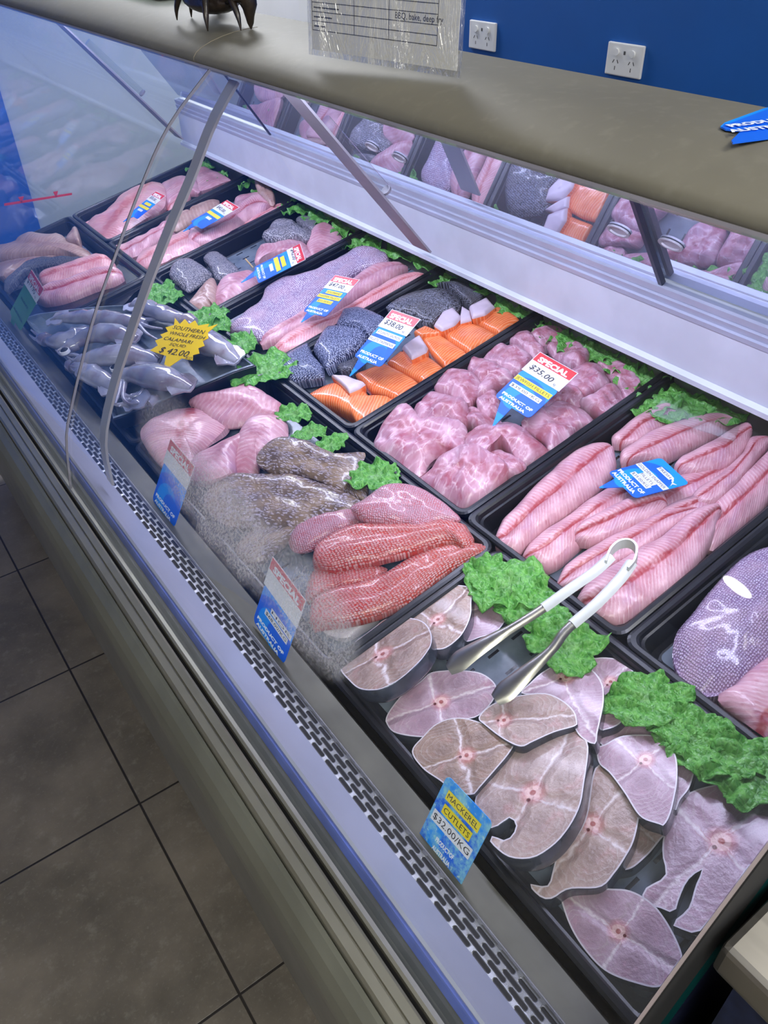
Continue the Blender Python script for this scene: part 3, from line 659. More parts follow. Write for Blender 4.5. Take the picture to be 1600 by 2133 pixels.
tl = ['black tray of scaly skin-on fillets at the near end, back row', 'black tray of golden snapper fillets, back row', 'black tray of jewfish pieces, back row', 'black tray of salmon pieces, back row',
      'black tray of long skin-on snapper fillets beside the salmon, back row', 'half-empty black tray of grey-skinned fillets, back row', 'black tray of pink fillets, second from the far end, back row', 'black tray of pink fillets at the far end, back row']
for i in range(8): tray(UD+.001, UD+.47, ys[i]+.001, ys[i+1]-.001, tl[i])
tray(.001, UD-.001, .077, .600, 'black tray of mackerel cutlets, front row')
tray(.001, UD-.001, .602, 1.262, 'black tray of red snapper and mottled fillets, front row')
tray(.001, UD-.001, 1.264, 1.860, 'black tray under the squid, front row')
tray(.001, UD-.001, 1.862, 2.440, 'black tray of tan fillets at the far end, front row')

# ================================================================== FISH BUILDERS
def blob(name, px, label, mat, h=-.018, th=.018, cat='fish fillet', group=None, base=.012, wob=.0022, p=2.6, cfix=None, n=56, curl=0., axis=None, rings=9, tilt=None, mats=None, sharp=False, ripple=0.):
    O = D0+DN*h; N = DN
    if tilt:
        N = (DN+DU*tilt[0]+DY*tilt[1]).normalized(); cxy = (sum(a_ for a_, b_ in px)/len(px), sum(b_ for a_, b_ in px)/len(px)); O = deck(cxy[0], cxy[1], h)
    P = [hit(a_, b_, O, N) for a_, b_ in px]
    if sharp:
        Q = []
        m = len(P)
        for i in range(m):
            for k in range(max(2, n//m)): Q.append(P[i].lerp(P[(i+1) % m], k/max(2, n//m)))
        P = Q; n = len(P)
        for _ in range(1): P = [P[i]*.6+(P[i-1]+P[(i+1) % n])*.2 for i in range(n)]
    else: P = smooth_pts(P, n, True)
    c = sum(P, Vector())/n
    if cfix: c = hit(cfix[0], cfix[1], O, N)
    e1 = DU-N*DU.dot(N); e1.normalize(); e2 = N.cross(e1)
    # principal axis
    if axis is not None:
        A = (hit(axis[2], axis[3], O, N)-hit(axis[0], axis[1], O, N)).normalized()
    else:
        sxx = syy = sxy = 0
        for q in P: d = q-c; x_, y_ = d.dot(e1), d.dot(e2); sxx += x_*x_; syy += y_*y_; sxy += x_*y_
        an = .5*math.atan2(2*sxy, sxx-syy); A = e1*math.cos(an)+e2*math.sin(an)
    B = N.cross(A); wv = max(abs((q-c).dot(B)) for q in P); seed = random.uniform(0, 50)
    V = []; UV = []; Fc = []
    V.append(c+N*th*.8); UV.append((.0, 0.))
    prof = [(k/rings) for k in range(1, rings+1)]
    ta, tb_ = random.uniform(-.16, .16), random.uniform(-.22, .22)
    if sharp: ta = tb_ = 0
    for s_ in prof:
        for q in P:
            w = c+(q-c)*s_; hh = .8*th*(1-s_**(p+.9))**.6 if s_ < 1 else 0
            nn = mnoise.noise(Vector((w.x*28+seed, w.y*28, seed)))*wob*2+mnoise.noise(Vector((w.x*80+seed, w.y*80, seed)))*wob*.5
            nn += math.sin((w-c).dot(A)*95+(w-c).dot(B)*30)*ripple
            V.append(w+N*(hh+nn*(1 if s_ < 1 else .4)+curl*s_**3+((w-c).dot(A)*ta+(w-c).dot(B)*tb_)*(th/.02))); d = w-c; UV.append((d.dot(A), d.dot(B)/wv))
    for q in P: V.append(q-N*base*.45-(q-c)*.01); d = q-c; UV.append((d.dot(A), d.dot(B)/wv))
    for q in P: V.append(q-N*base-(q-c)*.06); d = q-c; UV.append((d.dot(A), d.dot(B)/wv))
    R_ = len(prof)+2
    mi = []
    for k in range(n): Fc.append((0, 1+k, 1+(k+1) % n)); mi.append(0)
    for i in range(R_-1):
        for k in range(n): Fc.append((1+i*n+k, 1+(i+1)*n+k, 1+(i+1)*n+(k+1) % n, 1+i*n+(k+1) % n)); mi.append(1 if (mats and i >= rings-1) else 0)
    Fc.append(tuple(1+(R_-1)*n+k for k in range(n))); mi.append(1 if mats else 0)
    # local origin at base centre
    o_ = c-N*base
    V = [q-o_ for q in V]
    ob = build(name, V, Fc, mats or mat, None, True, UV, mi if mats else None); ob.location = o_
    return tag(ob, label, cat, group)
def strip(name, A, B, label, mat, h=-.016, th=.016, cat='fish fillet', group=None, h1=None, base=.012, nu=40, nv=14, wob=.0018, ripple=0.):
    if h1 is None: h1 = h
    def res(L):
        P = [deck(a_, b_, h+(h1-h)*i/(len(L)-1)) for i, (a_, b_) in enumerate(L)]; return smooth_pts(P, nu, False)
    PA, PB = res(A), res(B); seed = random.uniform(0, 50)
    L = 0; cl = [0.]
    mid = [(a_+b_)*.5 for a_, b_ in zip(PA, PB)]
    for a_, b_ in zip(mid, mid[1:]): L += (b_-a_).length; cl.append(L)
    tw = random.choice((-1, 1))
    V = []; UV = []; Fc = []
    for i in range(nu):
        t = i/(nu-1); et = (1-abs(2*t-1)**9)**.6 if 0 < t < 1 else 0
        # rounded ends
        for j in range(nv+1):
            s_ = j/nv; v_ = 2*s_-1; shr = min(1, (min(t, 1-t)*7+.12))**.4 if True else 1
            w = mid[i]+(PB[i]-PA[i])*.5*v_*shr
            hh = .20*th*v_*tw*et+.78*th*(1-abs(v_)**3.0)**.6*et*(1-.22*math.exp(-(v_/.13)**2)+.10*math.sin(v_*5+seed))+mnoise.noise(Vector((w.x*30+seed, w.y*30, 0)))*wob*1.6*(.4+et)+ripple*math.sin(cl[i]*120+v_*2)
            V.append(w+DN*hh); UV.append((cl[i], v_))
    for i in range(nu):
        for j in range(nv): a_ = i*(nv+1)+j; Fc.append((a_, a_+1, a_+nv+2, a_+nv+1))
    b0 = len(V)
    edge = [(i, 0) for i in range(nu)]+[(nu-1, j) for j in range(1, nv+1)]+[(i, nv) for i in range(nu-2, -1, -1)]+[(0, j) for j in range(nv-1, 0, -1)]
    for (i, j) in edge: q = V[i*(nv+1)+j]; V.append(q-DN*base+(mid[i]-q)*.06); UV.append(UV[i*(nv+1)+j])
    m = len(edge)
    for k in range(m):
        a_ = edge[k][0]*(nv+1)+edge[k][1]; b_ = edge[(k+1) % m][0]*(nv+1)+edge[(k+1) % m][1]; Fc.append((a_, b_, b0+(k+1) % m, b0+k))
    Fc.append(tuple(range(b0, b0+m)))
    o_ = mid[nu//2]-DN*base; V = [q-o_ for q in V]
    ob = build(name, V, Fc, mat, None, True, UV); ob.location = o_; return tag(ob, label, cat, group)
def steak(px, bone, dorsal, label, mat, h=0., tilt=(0, 0), thick=.024, name='mackerel_cutlet', flip=1):
    N = (DN+DU*tilt[0]+DY*tilt[1]).normalized(); O = deck(bone[0], bone[1], h)
    P0 = [hit(a_, b_, O, N) for a_, b_ in px]; n = 72; P = smooth_pts(P0, n, True)
    A = (hit(dorsal[0], dorsal[1], O, N)-O).normalized(); B = N.cross(A)
    Rn = sum((q-O).length for q in P)/n*1.12
    cen = sum(P, Vector())/n
    def shr(P, d):
        out = []
        for i in range(n):
            tg = (P[(i+1) % n]-P[i-1]).normalized(); inn = N.cross(tg); 
            if inn.dot(cen-P[i]) < 0 and False: inn = -inn
            out.append(P[i]+inn*d)
        return out
    area2 = sum((P[i]-cen).cross(P[(i+1) % n]-cen).dot(N) for i in range(n))
    if area2 < 0: P.reverse()
    r0 = shr(P, .0016); r1 = P; r2 = [q-N*.002 for q in P]; r3 = [q-N*thick*.8 for q in P]; r4 = [q-N*thick for q in shr(P, .003)]
    V = []; 
    for r_ in (r0, r1, r2, r3, r4): V += r_
    Fc = [tuple(range(n))]; mi = [0]
    for i in range(4):
        for k in range(n): Fc.append((i*n+k, (i+1)*n+k, (i+1)*n+(k+1) % n, i*n+(k+1) % n)); mi.append(1 if i == 0 else 2)
    Fc.append(tuple(range(5*n-1, 4*n-1, -1))); mi.append(0)
    UV = [((q-O).dot(A)/Rn, (q-O).dot(B)/Rn) for q in V]
    o_ = cen-N*thick; V = [q-o_ for q in V]
    me = bpy.data.meshes.new(name); me.from_pydata([tuple(q) for q in V], [], Fc)
    l = me.uv_layers.new(name='UVMap')
    for i, lp in enumerate(me.loops): l.data[i].uv = UV[lp.vertex_index]
    me.polygons.foreach_set('material_index', mi)
    # triangulate the face and raise it gently so that muscle lobes show
    bm = bmesh.new(); bm.from_mesh(me); bmesh.ops.recalc_face_normals(bm, faces=bm.faces)
    ff = [f_ for f_ in bm.faces if len(f_.verts) > 10]
    bmesh.ops.triangulate(bm, faces=ff)
    bm.to_mesh(me); bm.free()
    me.polygons.foreach_set('use_smooth', [p.material_index == 2 for p in me.polygons])
    ob = link(name, me, [mat, 'membrane', 'mack_skin']); ob.location = o_
    return tag(ob, label, 'fish steak', 'mackerel cutlets in the front tray')
#@@FISH
# ---------------------------------------------------------------- mackerel cutlets (front tray)
MK = [
 ([(837,1284),(852,1265),(875,1247),(897,1232),(927,1220),(960,1219),(982,1227),(982,1255),(981,1280),(972,1305),(955,1330),(922,1352),(885,1345),(850,1310)], (912,1290), (968,1232), 'steakA', .004, (0,.20), 'mackerel cutlet leaning behind the one at the top left corner of the front tray'),
 ([(952,1290),(962,1245),(982,1226),(1005,1220),(1040,1221),(1072,1232),(1078,1247),(1065,1272),(1048,1300),(1032,1317),(1002,1327),(965,1335)], (1030,1250), (1075,1228), 'steakB', -.008, (0,.15), 'lilac mackerel cutlet under the upper arm of the tongs, beside the lettuce'),
 ([(709,1392),(725,1365),(740,1337),(760,1322),(782,1305),(802,1290),(828,1286),(855,1287),(882,1295),(897,1315),(899,1340),(885,1365),(862,1390),(837,1412),(810,1428),(785,1437),(750,1435),(727,1417)], (797,1362), (896,1312), 'steakA', .012, (0,.42), 'thick mackerel cutlet with a red-tinged corner at the top left of the front tray'),
 ([(804,1495),(815,1475),(840,1445),(875,1420),(895,1402),(922,1397),(960,1396),(1002,1402),(1030,1422),(1034,1442),(1022,1467),(995,1492),(965,1500),(935,1512),(900,1533),(860,1534),(820,1525),(805,1507)], (919,1462), (1032,1425), 'steakB', -.012, (0,.1), 'pink mackerel cutlet with a round hollow bone, below the tong tips'),
 ([(1240,1440),(1205,1382),(1245,1370),(1286,1373),(1314,1391),(1327,1419),(1324,1453),(1311,1484),(1289,1509),(1261,1520),(1240,1518)], (1272,1420), (1310,1385), 'steakB', -.010, (0,.15), 'small mackerel cutlet half hidden, closest to the lettuce by the tray divider'),
 ([(1086,1444),(1105,1422),(1130,1400),(1167,1381),(1205,1380),(1236,1397),(1255,1425),(1258,1459),(1252,1494),(1245,1525),(1239,1550),(1205,1530),(1180,1480),(1140,1450)], (1180,1410), (1232,1392), 'steakB', .000, (0,.20), 'rounded mackerel cutlet overlapping the small one just right of the tong tips'),
 ([(858,1565),(880,1535),(905,1510),(935,1497),(970,1496),(1015,1510),(1050,1530),(1072,1545),(1060,1570),(1035,1600),(1000,1640),(985,1655),(950,1650),(915,1625),(880,1600)], (972,1573), (1070,1545), 'steakA', .000, (0,.15), 'tan mackerel cutlet with two dots in its bone, above the cutlets price tag'),
 ([(997,1495),(1017,1472),(1055,1455),(1105,1445),(1142,1445),(1174,1460),(1196,1481),(1202,1500),(1199,1512),(1155,1525),(1110,1545),(1085,1555),(1050,1540),(1010,1510)], (1050,1500), (1190,1490), 'steakC', .004, (0,.20), 'pale mackerel cutlet with curved flake rings, just behind the largest cutlet'),
 ([(1250,1548),(1261,1528),(1296,1509),(1339,1495),(1389,1492),(1424,1506),(1449,1534),(1458,1559),(1449,1600),(1436,1641),(1417,1666),(1405,1690),(1380,1660),(1320,1600)], (1390,1537), (1430,1505), 'steakB', -.010, (0,.15), 'mackerel cutlet nearest the long lettuce leaf, partly under its neighbour'),
 ([(1230,1690),(1300,1640),(1360,1690),(1395,1722),(1375,1750),(1345,1785),(1305,1812),(1250,1800)], (1320,1700), (1380,1650), 'steakC', -.022, (0,.1), 'mackerel cutlet at the bottom of the stack with only its lower end showing'),
 ([(1244,1559),(1261,1550),(1292,1534),(1330,1530),(1374,1534),(1399,1553),(1410,1584),(1411,1625),(1405,1662),(1396,1697),(1383,1719),(1371,1716),(1333,1700),(1300,1650),(1270,1610),(1248,1590)], (1345,1582), (1392,1545), 'steakB', .002, (0,.22), 'large lilac mackerel cutlet right of the biggest one, lying on others'),
 ([(1240,1600),(1280,1598),(1308,1622),(1327,1656),(1332,1694),(1321,1750),(1302,1787),(1280,1819),(1250,1848),(1185,1852),(1150,1872),(1125,1868),(1103,1842),(1140,1845),(1152,1812),(1165,1769),(1200,1740),(1222,1694)], (1235,1716), (1300,1635), 'steakC', -.004, (0,.15), 'mackerel cutlet with a curled belly flap, half under the biggest cutlet'),
 ([(989,1669),(999,1647),(1021,1619),(1052,1575),(1080,1544),(1111,1522),(1142,1512),(1192,1509),(1211,1525),(1224,1547),(1225,1575),(1217,1631),(1211,1669),(1199,1700),(1180,1731),(1155,1759),(1117,1784),(1083,1789),(1052,1781),(1021,1753),(1027,1741),(1055,1750),(1075,1724),(1064,1703),(1042,1716),(1024,1725),(1000,1703)], (1110,1651), (1180,1535), 'steakC', .018, (0,.40), 'biggest mackerel cutlet with a notched belly, leaning beside the cutlets price tag'),
 ([(1383,1738),(1404,1678),(1440,1649),(1493,1634),(1552,1628),(1600,1640),(1640,1670),(1660,1740),(1610,1795),(1564,1803),(1520,1870),(1481,1916),(1451,1943),(1416,1934),(1401,1922),(1434,1892),(1449,1845),(1463,1811),(1432,1835),(1412,1880),(1404,1901),(1372,1890),(1339,1880),(1345,1850),(1386,1824),(1380,1780)], (1503,1752), (1600,1665), 'steakB', -.006, (0,.12), 'wide mackerel cutlet with an open belly beside the near glass edge'),
 ([(1170,1862),(1202,1854),(1240,1850),(1273,1851),(1309,1854),(1345,1871),(1374,1898),(1404,1946),(1422,1993),(1410,2011),(1377,2055),(1321,2047),(1262,2023),(1220,1981),(1190,1934),(1172,1886)], (1288,1940), (1178,1866), 'steakB', -.006, (-.15,.15), 'mackerel cutlet lowest in the front tray, alone by the near corner'),
]
for P, bn, dr, mt, h, tl_, lb in MK: steak(P, bn, dr, lb, mt, h, tl_)
# ---------------------------------------------------------------- golden snapper fillets
G = [
 (([(1330,1040),(1400,1000),(1470,972),(1545,945)], [(1395,1072),(1450,1045),(1520,1004),(1565,968)]), -.022, .014, 'golden snapper fillet mostly hidden below the flat tag and its neighbours'),
 (([(1461,1055),(1499,1044),(1536,1010),(1570,972),(1600,942),(1632,918)], [(1465,1167),(1499,1137),(1544,1100),(1589,1059),(1619,1025),(1647,990)]), -.014, .020, 'broad golden snapper fillet at the right edge with a dark red stripe'),
 (([(1259,924),(1311,882),(1337,867),(1375,849),(1407,850)], [(1326,931),(1345,918),(1375,897),(1405,872),(1412,858)]), -.018, .016, 'golden snapper fillet touching the lettuce at the back left of its tray'),
 (([(1277,969),(1292,946),(1319,927),(1367,901),(1431,879),(1499,869),(1527,876)], [(1337,960),(1375,958),(1412,944),(1469,918),(1525,890),(1542,886)]), -.016, .018, 'golden snapper fillet lying across the back of its tray with a long red line'),
 (([(1394,965),(1450,942),(1506,909),(1555,886),(1565,898)], [(1431,990),(1469,983),(1525,964),(1557,930),(1570,905)]), -.010, .016, 'golden snapper fillet above the right end of the flat blue tag'),
 (([(1427,1032),(1465,1010),(1506,980),(1544,946),(1562,912),(1600,905)], [(1461,1060),(1495,1048),(1530,1018),(1566,975),(1590,945),(1615,925)]), -.008, .016, 'slim golden snapper fillet between the tag and the broad right-hand fillet'),
 (([(1081,1160),(1105,1134),(1157,1096),(1210,1059),(1262,1025),(1310,1015)], [(1097,1179),(1135,1186),(1176,1164),(1225,1122),(1285,1085),(1340,1042)]), -.016, .020, 'golden snapper fillet with a ragged front end, second from the left'),
 (([(1028,1119),(1041,1089),(1086,1040),(1124,1002),(1165,961),(1202,935),(1247,922),(1272,929)], [(1034,1149),(1071,1164),(1097,1141),(1150,1096),(1210,1055),(1262,1010),(1285,975),(1283,940)]), -.014, .022, 'leftmost golden snapper fillet in front, long and thick'),
 (([(1360,1075),(1400,1052),(1450,1034),(1475,1030)], [(1380,1095),(1430,1084),(1470,1068),(1485,1045)]), -.012, .012, 'short ragged golden snapper piece below the right corner of the flat tag'),
 (([(1190,1105),(1262,1066),(1319,1038),(1367,1027),(1390,1040)], [(1200,1136),(1262,1124),(1319,1100),(1360,1084),(1392,1062)]), -.008, .018, 'smooth golden snapper fillet directly under the flat blue tag'),
 (([(1154,1212),(1176,1179),(1232,1137),(1311,1096),(1375,1072),(1442,1060)], [(1165,1235),(1210,1222),(1281,1185),(1352,1147),(1412,1102),(1482,1062)]), -.010, .018, 'golden snapper fillet lying behind the loop of the tongs'),
 (([(1187,1242),(1240,1205),(1311,1160),(1375,1124),(1431,1082),(1487,1053),(1502,1066)], [(1232,1284),(1262,1301),(1300,1297),(1356,1263),(1412,1222),(1450,1181),(1484,1128),(1506,1076)]), -.006, .024, 'largest golden snapper fillet in front, under the tong handles'),
]
for (A, B), h, th, lb in G: strip('golden_snapper_fillet', A, B, lb, 'pink', h, th, 'fish fillet', 'golden snapper fillets')
# ---------------------------------------------------------------- jewfish pieces
def Zd(p): return zpx(p, 760, 660, .375)
J = [
 ([(910,100),(960,60),(1080,60),(1110,120),(1000,160),(950,150)], -.012, .014, 'dark-edged jewfish piece at the very back left of its tray'),
 ([(1010,160),(1100,130),(1190,150),(1250,220),(1200,290),(1100,260)], -.012, .016, 'jewfish piece at the back under the lettuce strip'),
 ([(1250,230),(1350,230),(1430,260),(1500,320),(1540,400),(1500,450),(1450,470),(1390,370),(1320,300)], -.014, .016, 'jewfish piece with a red patch by the back right lettuce leaf'),
 ([(1150,300),(1240,240),(1310,280),(1360,360),(1300,400),(1200,440),(1100,380)], -.008, .018, 'jewfish piece right of the red top of the jewfish tag'),
 ([(1240,460),(1380,370),(1450,470),(1400,520),(1340,560),(1280,540),(1190,490)], -.010, .018, 'smooth jewfish piece along the right wall of its tray'),
 ([(800,140),(850,90),(920,100),(960,160),(1000,200),(930,230),(860,180)], -.010, .018, 'small jewfish piece third from the back left'),
 ([(650,240),(740,160),(800,160),(880,190),(930,230),(900,290),(830,320),(750,290)], -.008, .020, 'jewfish piece with a purple-red marbling behind the jewfish tag'),
 ([(570,280),(610,240),(700,260),(800,310),(830,370),(760,380),(680,430),(620,440),(650,370),(590,320)], -.008, .020, 'jewfish piece left of the jewfish tag against the left tray wall'),
 ([(1000,500),(1030,400),(1130,380),(1220,440),(1180,490),(1080,480)], -.004, .016, 'pale jewfish piece touching the right side of the jewfish tag'),
 ([(390,420),(420,350),(490,305),(570,300),(640,350),(665,390),(620,450),(570,490),(470,440)], -.010, .020, 'smooth domed jewfish piece fourth from the front on the left wall'),
 ([(620,480),(660,420),(720,400),(740,440),(760,500),(740,560),(660,540)], -.006, .016, 'jewfish piece left of the tag point'),
 ([(640,620),(560,590),(560,520),(600,490),(700,540),(760,580)], -.012, .014, 'small dark red jewfish piece in the middle gap'),
 ([(265,520),(330,440),(380,410),(470,430),(560,480),(580,540),(560,600),(450,580),(340,590)], -.006, .020, 'jewfish piece with a folded reddish centre on the left side'),
 ([(870,600),(960,540),(1080,480),(1200,500),(1270,560),(1260,600),(1180,620),(1130,690),(1030,750),(1000,700),(930,650)], -.002, .022, 'big raised jewfish piece on the right, below the jewfish tag'),
 ([(560,650),(640,610),(740,590),(820,580),(880,620),(930,660),(990,710),(1020,760),(950,800),(870,830),(800,760),(740,720),(660,800),(570,750)], -.004, .022, 'red-marbled jewfish piece in the centre front of its tray'),
 ([(650,780),(740,730),(800,760),(900,840),(800,890),(760,830)], .000, .012, 'small folded jewfish flap between the two front pieces'),
 ([(50,720),(100,630),(170,560),(240,525),(290,560),(330,600),(440,575),(560,610),(565,680),(560,740),(450,740),(350,800),(330,850),(270,905),(150,830),(70,760)], -.006, .026, 'largest jewfish piece, smooth and lilac, in the left front corner'),
 ([(280,900),(350,830),(430,770),(520,745),(600,760),(700,790),(800,870),(790,920),(700,980),(600,1040),(500,1055),(400,1000)], -.004, .026, 'white-veined jewfish piece at the very front of its tray'),
]
for P, h, th, lb in J: blob('jewfish_piece', Zd(P), lb, 'jew', h, th, 'fish piece', 'jewfish pieces in the tray', .02, wob=.0062, p=2.0, rings=11)
# ---------------------------------------------------------------- salmon
def Ze(p): return zpx(p, 560, 560, .35)
def salm(P, lb, mat='salmon', h=-.012, th=.010, base=.020, ax=None, sharp=True, name='salmon_piece', grp='orange salmon pieces', mats=None, p=7, wob=.001): return blob(name, Ze(P), lb, mat, h, th, 'salmon', grp, base, wob, p, None, 56, 0, ax, 9, None, mats, sharp)
salm([(990,90),(1100,80),(1200,110),(1280,160),(1270,190),(1200,220),(1140,180),(1080,120)], 'blue-grey salmon piece, skin up, at the very back of the salmon tray', 'skin_dark', -.010, .016, p=2.4, grp='salmon pieces lying skin side up')
salm([(690,230),(760,180),(860,140),(980,120),(1080,125),(1150,210),(1130,260),(1030,280),(980,340),(900,320),(850,280),(740,270)], 'largest salmon piece, skin up and black-speckled, behind the salmon tag', 'skin_dark', -.004, .018, p=2.6, grp='salmon pieces lying skin side up')
salm([(400,330),(440,250),(530,235),(640,270),(700,300),(680,370),(600,410),(540,370),(410,350)], 'salmon piece, skin up with shiny silver spots, left of the salmon tag top', 'skin_blue', .000, .020, p=2.4, grp='salmon pieces lying skin side up')
salm([(400,580),(500,540),(570,490),(560,560),(500,620),(430,620)], 'thin salmon piece, skin up, under the point of the salmon tag', 'skin_dark', -.014, .010, p=2.6, grp='salmon pieces lying skin side up')
salm([(260,480),(320,380),(350,345),(480,350),(560,370),(600,410),(540,480),(450,530),(390,570),(340,600),(300,540)], 'humped salmon piece, blue-silver skin up, second from the front left', 'skin_blue', -.002, .022, p=2.4, grp='salmon pieces lying skin side up')
salm([(70,560),(120,510),(240,440),(260,510),(330,590),(330,650),(250,660),(130,675),(80,640)], 'salmon piece, silver skin up, in the front left corner', 'skin_blue', -.006, .020, p=2.4, grp='salmon pieces lying skin side up')
salm([(1200,310),(1290,280),(1340,225),(1420,250),(1500,310),(1370,390),(1290,350)], 'orange salmon piece at the back right corner', ax=(1060,690,1000,650))
salm([(1040,400),(1110,330),(1210,330),(1290,360),(1365,405),(1190,505),(1090,440)], 'orange salmon piece, second from the back along the right wall', ax=(1010,700,940,680))
salm([(900,400),(960,360),(1080,440),(1190,515),(1050,590),(960,500)], 'orange salmon piece, third from the back along the right wall', ax=(960,740,890,700))
salm([(700,560),(780,500),(860,520),(940,520),(1050,600),(920,680),(800,620)], 'deep red-orange salmon piece in the middle of the row', ax=(900,780,840,740))
salm([(510,630),(620,590),(690,570),(760,600),(900,685),(765,780),(600,720)], 'orange salmon piece below the point of the salmon tag', ax=(850,820,780,780))
salm([(862,380),(930,345),(1030,390),(990,400),(900,410)], 'small salmon sliver with broad white stripes beside the salmon tag', th=.008, h=-.004, ax=(860,690,900,700))
salm([(215,765),(310,710),(400,690),(470,740),(560,720),(620,790),(700,780),(745,785),(640,860),(540,915),(480,870),(380,820),(270,790)], 'curved orange salmon piece alone at the front of the tray', th=.016, h=-.016, ax=(640,840,760,840), sharp=False, p=3)
for P, lb, h in (([(1190,230),(1300,180),(1350,230),(1290,280),(1210,300)], 'pale salmon end, underside up, at the back of the orange row', .004), ([(1140,290),(1150,230),(1200,260),(1210,310),(1140,330)], 'narrow pale salmon end wedged between two larger ones', .000),
  ([(980,340),(1040,260),(1100,235),(1150,290),(1110,340),(1030,375)], 'pale salmon end beside the speckled skin-up piece', .004), ([(790,470),(900,400),(950,475),(940,500),(850,545)], 'square pale salmon end right of the salmon tag', .006), ([(370,640),(450,640),(580,690),(540,720),(480,745),(430,690)], 'pale salmon end over the curved front piece', .002)):
    salm(P, lb, None, h, .010, .018, name='salmon_end', grp='pale salmon ends', mats=['skinside', 'salmon'], p=5)
# ---------------------------------------------------------------- long snapper fillets (tray beside salmon)
def Zf(p): return zpx(p, 440, 480, .3125)
strip('snapper_fillet', Zf([(380,780),(600,650),(800,590),(950,500),(1150,370),(1300,300),(1440,290)]), Zf([(480,835),(640,765),(800,660),(980,560),(1060,520),(1200,450),(1330,380),(1450,320)]), 'pink snapper fillet along the right wall of its tray, ribbed red end', 'rose', -.014, .016, group='long snapper fillets')
strip('snapper_fillet', Zf([(300,720),(480,640),(640,540),(760,480),(900,390),(1000,300),(1100,240),(1260,205)]), Zf([(350,785),(560,665),(700,605),(850,555),(960,445),(1100,360),(1250,290),(1330,255)]), 'pink snapper fillet running under the long snapper tag', 'pink2', -.008, .018, group='long snapper fillets')
strip('snapper_fillet', Zf([(80,650),(230,560),(340,470),(370,390),(490,325),(600,310),(700,280),(850,205),(1000,120),(1090,140)]), Zf([(190,690),(330,730),(480,645),(640,545),(760,430),(820,380),(960,280),(1100,240),(1200,210),(1190,160)]), 'long snapper fillet with silvery-lilac scaled skin up', 'skin_lilac', -.002, .020, group='long snapper fillets', nu=56)
tube('squid_scrap', [deck(a_, b_, -.002) for a_, b_ in Zf([(90,640),(160,600),(240,550)])], [.006, .006, .004], 'squid')
tag(bpy.data.objects['squid_scrap'], 'small grey squid arm lying at the front end of the snapper tray', 'squid')
# ---------------------------------------------------------------- half empty tray
def Zg(p): return zpx(p, 340, 420, .25)
def pc(name, P, lb, mat, h, th, grp, cat='fish fillet', **k): return blob(name, P, lb, mat, h, th, cat, grp, **k)
gg = 'grey-skinned fillets in the half-empty tray'
pc('grey_skin_fillet', Zg([(1100,140),(1200,120),(1300,190),(1260,260),(1180,225)]), 'grey-skinned fillet end behind the mottled one at the back', 'skin_grey', -.012, .014, gg)
pc('grey_skin_fillet', Zg([(1200,320),(1300,220),(1400,210),(1490,300),(1380,380),(1230,440)]), 'pink striped fillet at the back right of the half-empty tray', 'pink2', -.014, .014, gg)
pc('grey_skin_fillet', Zg([(770,500),(810,400),(930,360),(1000,320),(1170,330),(1230,450),(1000,440),(850,500),(780,540)]), 'pink fillet behind the sideways price tag', 'pink2', -.012, .016, gg)
pc('grey_skin_fillet', Zg([(830,310),(870,240),(960,150),(1050,145),(1180,230),(1260,260),(1190,325),(1080,310),(960,340)]), 'mottled pale grey fillet, skin up, at the back of the half-empty tray', 'skin_grey', -.006, .018, gg)
pc('grey_skin_fillet', Zg([(340,490),(400,435),(470,440),(580,510),(640,580),(560,640),(440,640),(400,570)]), 'dark grey fillet, skin up, beside the empty grey patch', 'skin_grey', -.010, .016, gg)
pc('grey_skin_fillet', Zg([(440,720),(520,640),(700,590),(760,600),(800,690),(600,795),(490,860),(430,850)]), 'pink fillet under the point of the sideways tag', 'pink2', -.012, .016, gg)
pc('grey_skin_fillet', Zg([(170,890),(220,830),(330,730),(420,660),(450,720),(430,860),(390,860),(300,920)]), 'orange-pink folded fillet behind the lettuce leaf', 'tan', -.010, .016, gg)
pc('grey_skin_fillet', Zg([(60,640),(130,540),(220,505),(300,520),(400,580),(340,640),(230,720),(180,730)]), 'silver-grey fillet, skin up, at the front left of the half-empty tray', 'skin_grey', -.004, .020, gg)
tag(tube('toothpick', [deck(511, 539, .0), deck(527, 557, -.02)], [.002, .002], 'wood', n=8), 'pale wooden pick standing beside the sideways price tag', 'pick')
# ---------------------------------------------------------------- pink fillets, two far trays
def Zh(p): return zpx(p, 160, 320, .2875)
g2_ = 'pink fillets in the second far tray'
pc('pink_fillet', Zh([(1290,200),(1360,190),(1430,290),(1420,370),(1330,310)]), 'brown-pink fillet tail curling up at the back of the second far tray', 'tan', .006, .014, g2_)
strip('pink_fillet', Zh([(1100,600),(1250,480),(1400,400),(1490,355)]), Zh([(1140,600),(1300,530),(1430,455),(1510,400)]), 'narrow pink fillet along the right wall of the second far tray', 'rose', -.012, .014, group=g2_)
pc('pink_fillet', Zh([(1140,330),(1230,300),(1330,300),(1400,340),(1300,420),(1180,430)]), 'pink fillet at the back of the second far tray', 'pink2', -.010, .016, g2_)
pc('pink_fillet', Zh([(640,480),(760,440),(830,450),(860,400),(960,350),(1030,340),(1010,400),(850,490),(700,560)]), 'orange-pink fillet left of the tag in the second far tray', 'tan', -.012, .018, g2_)
strip('pink_fillet', Zh([(235,690),(340,670),(450,620),(520,590),(620,530),(690,490)]), Zh([(290,765),(400,750),(480,710),(560,650),(660,580),(770,520)]), 'ridged pink fillet at the front left of the second far tray', 'pink', -.012, .016, group=g2_, ripple=.0012)
strip('pink_fillet', Zh([(400,780),(480,700),(600,640),(780,550),(830,600)]), Zh([(480,862),(560,835),(700,765),(900,680),(860,630)]), 'smooth pink fillet at the front of the second far tray', 'rose', -.008, .016, group=g2_)
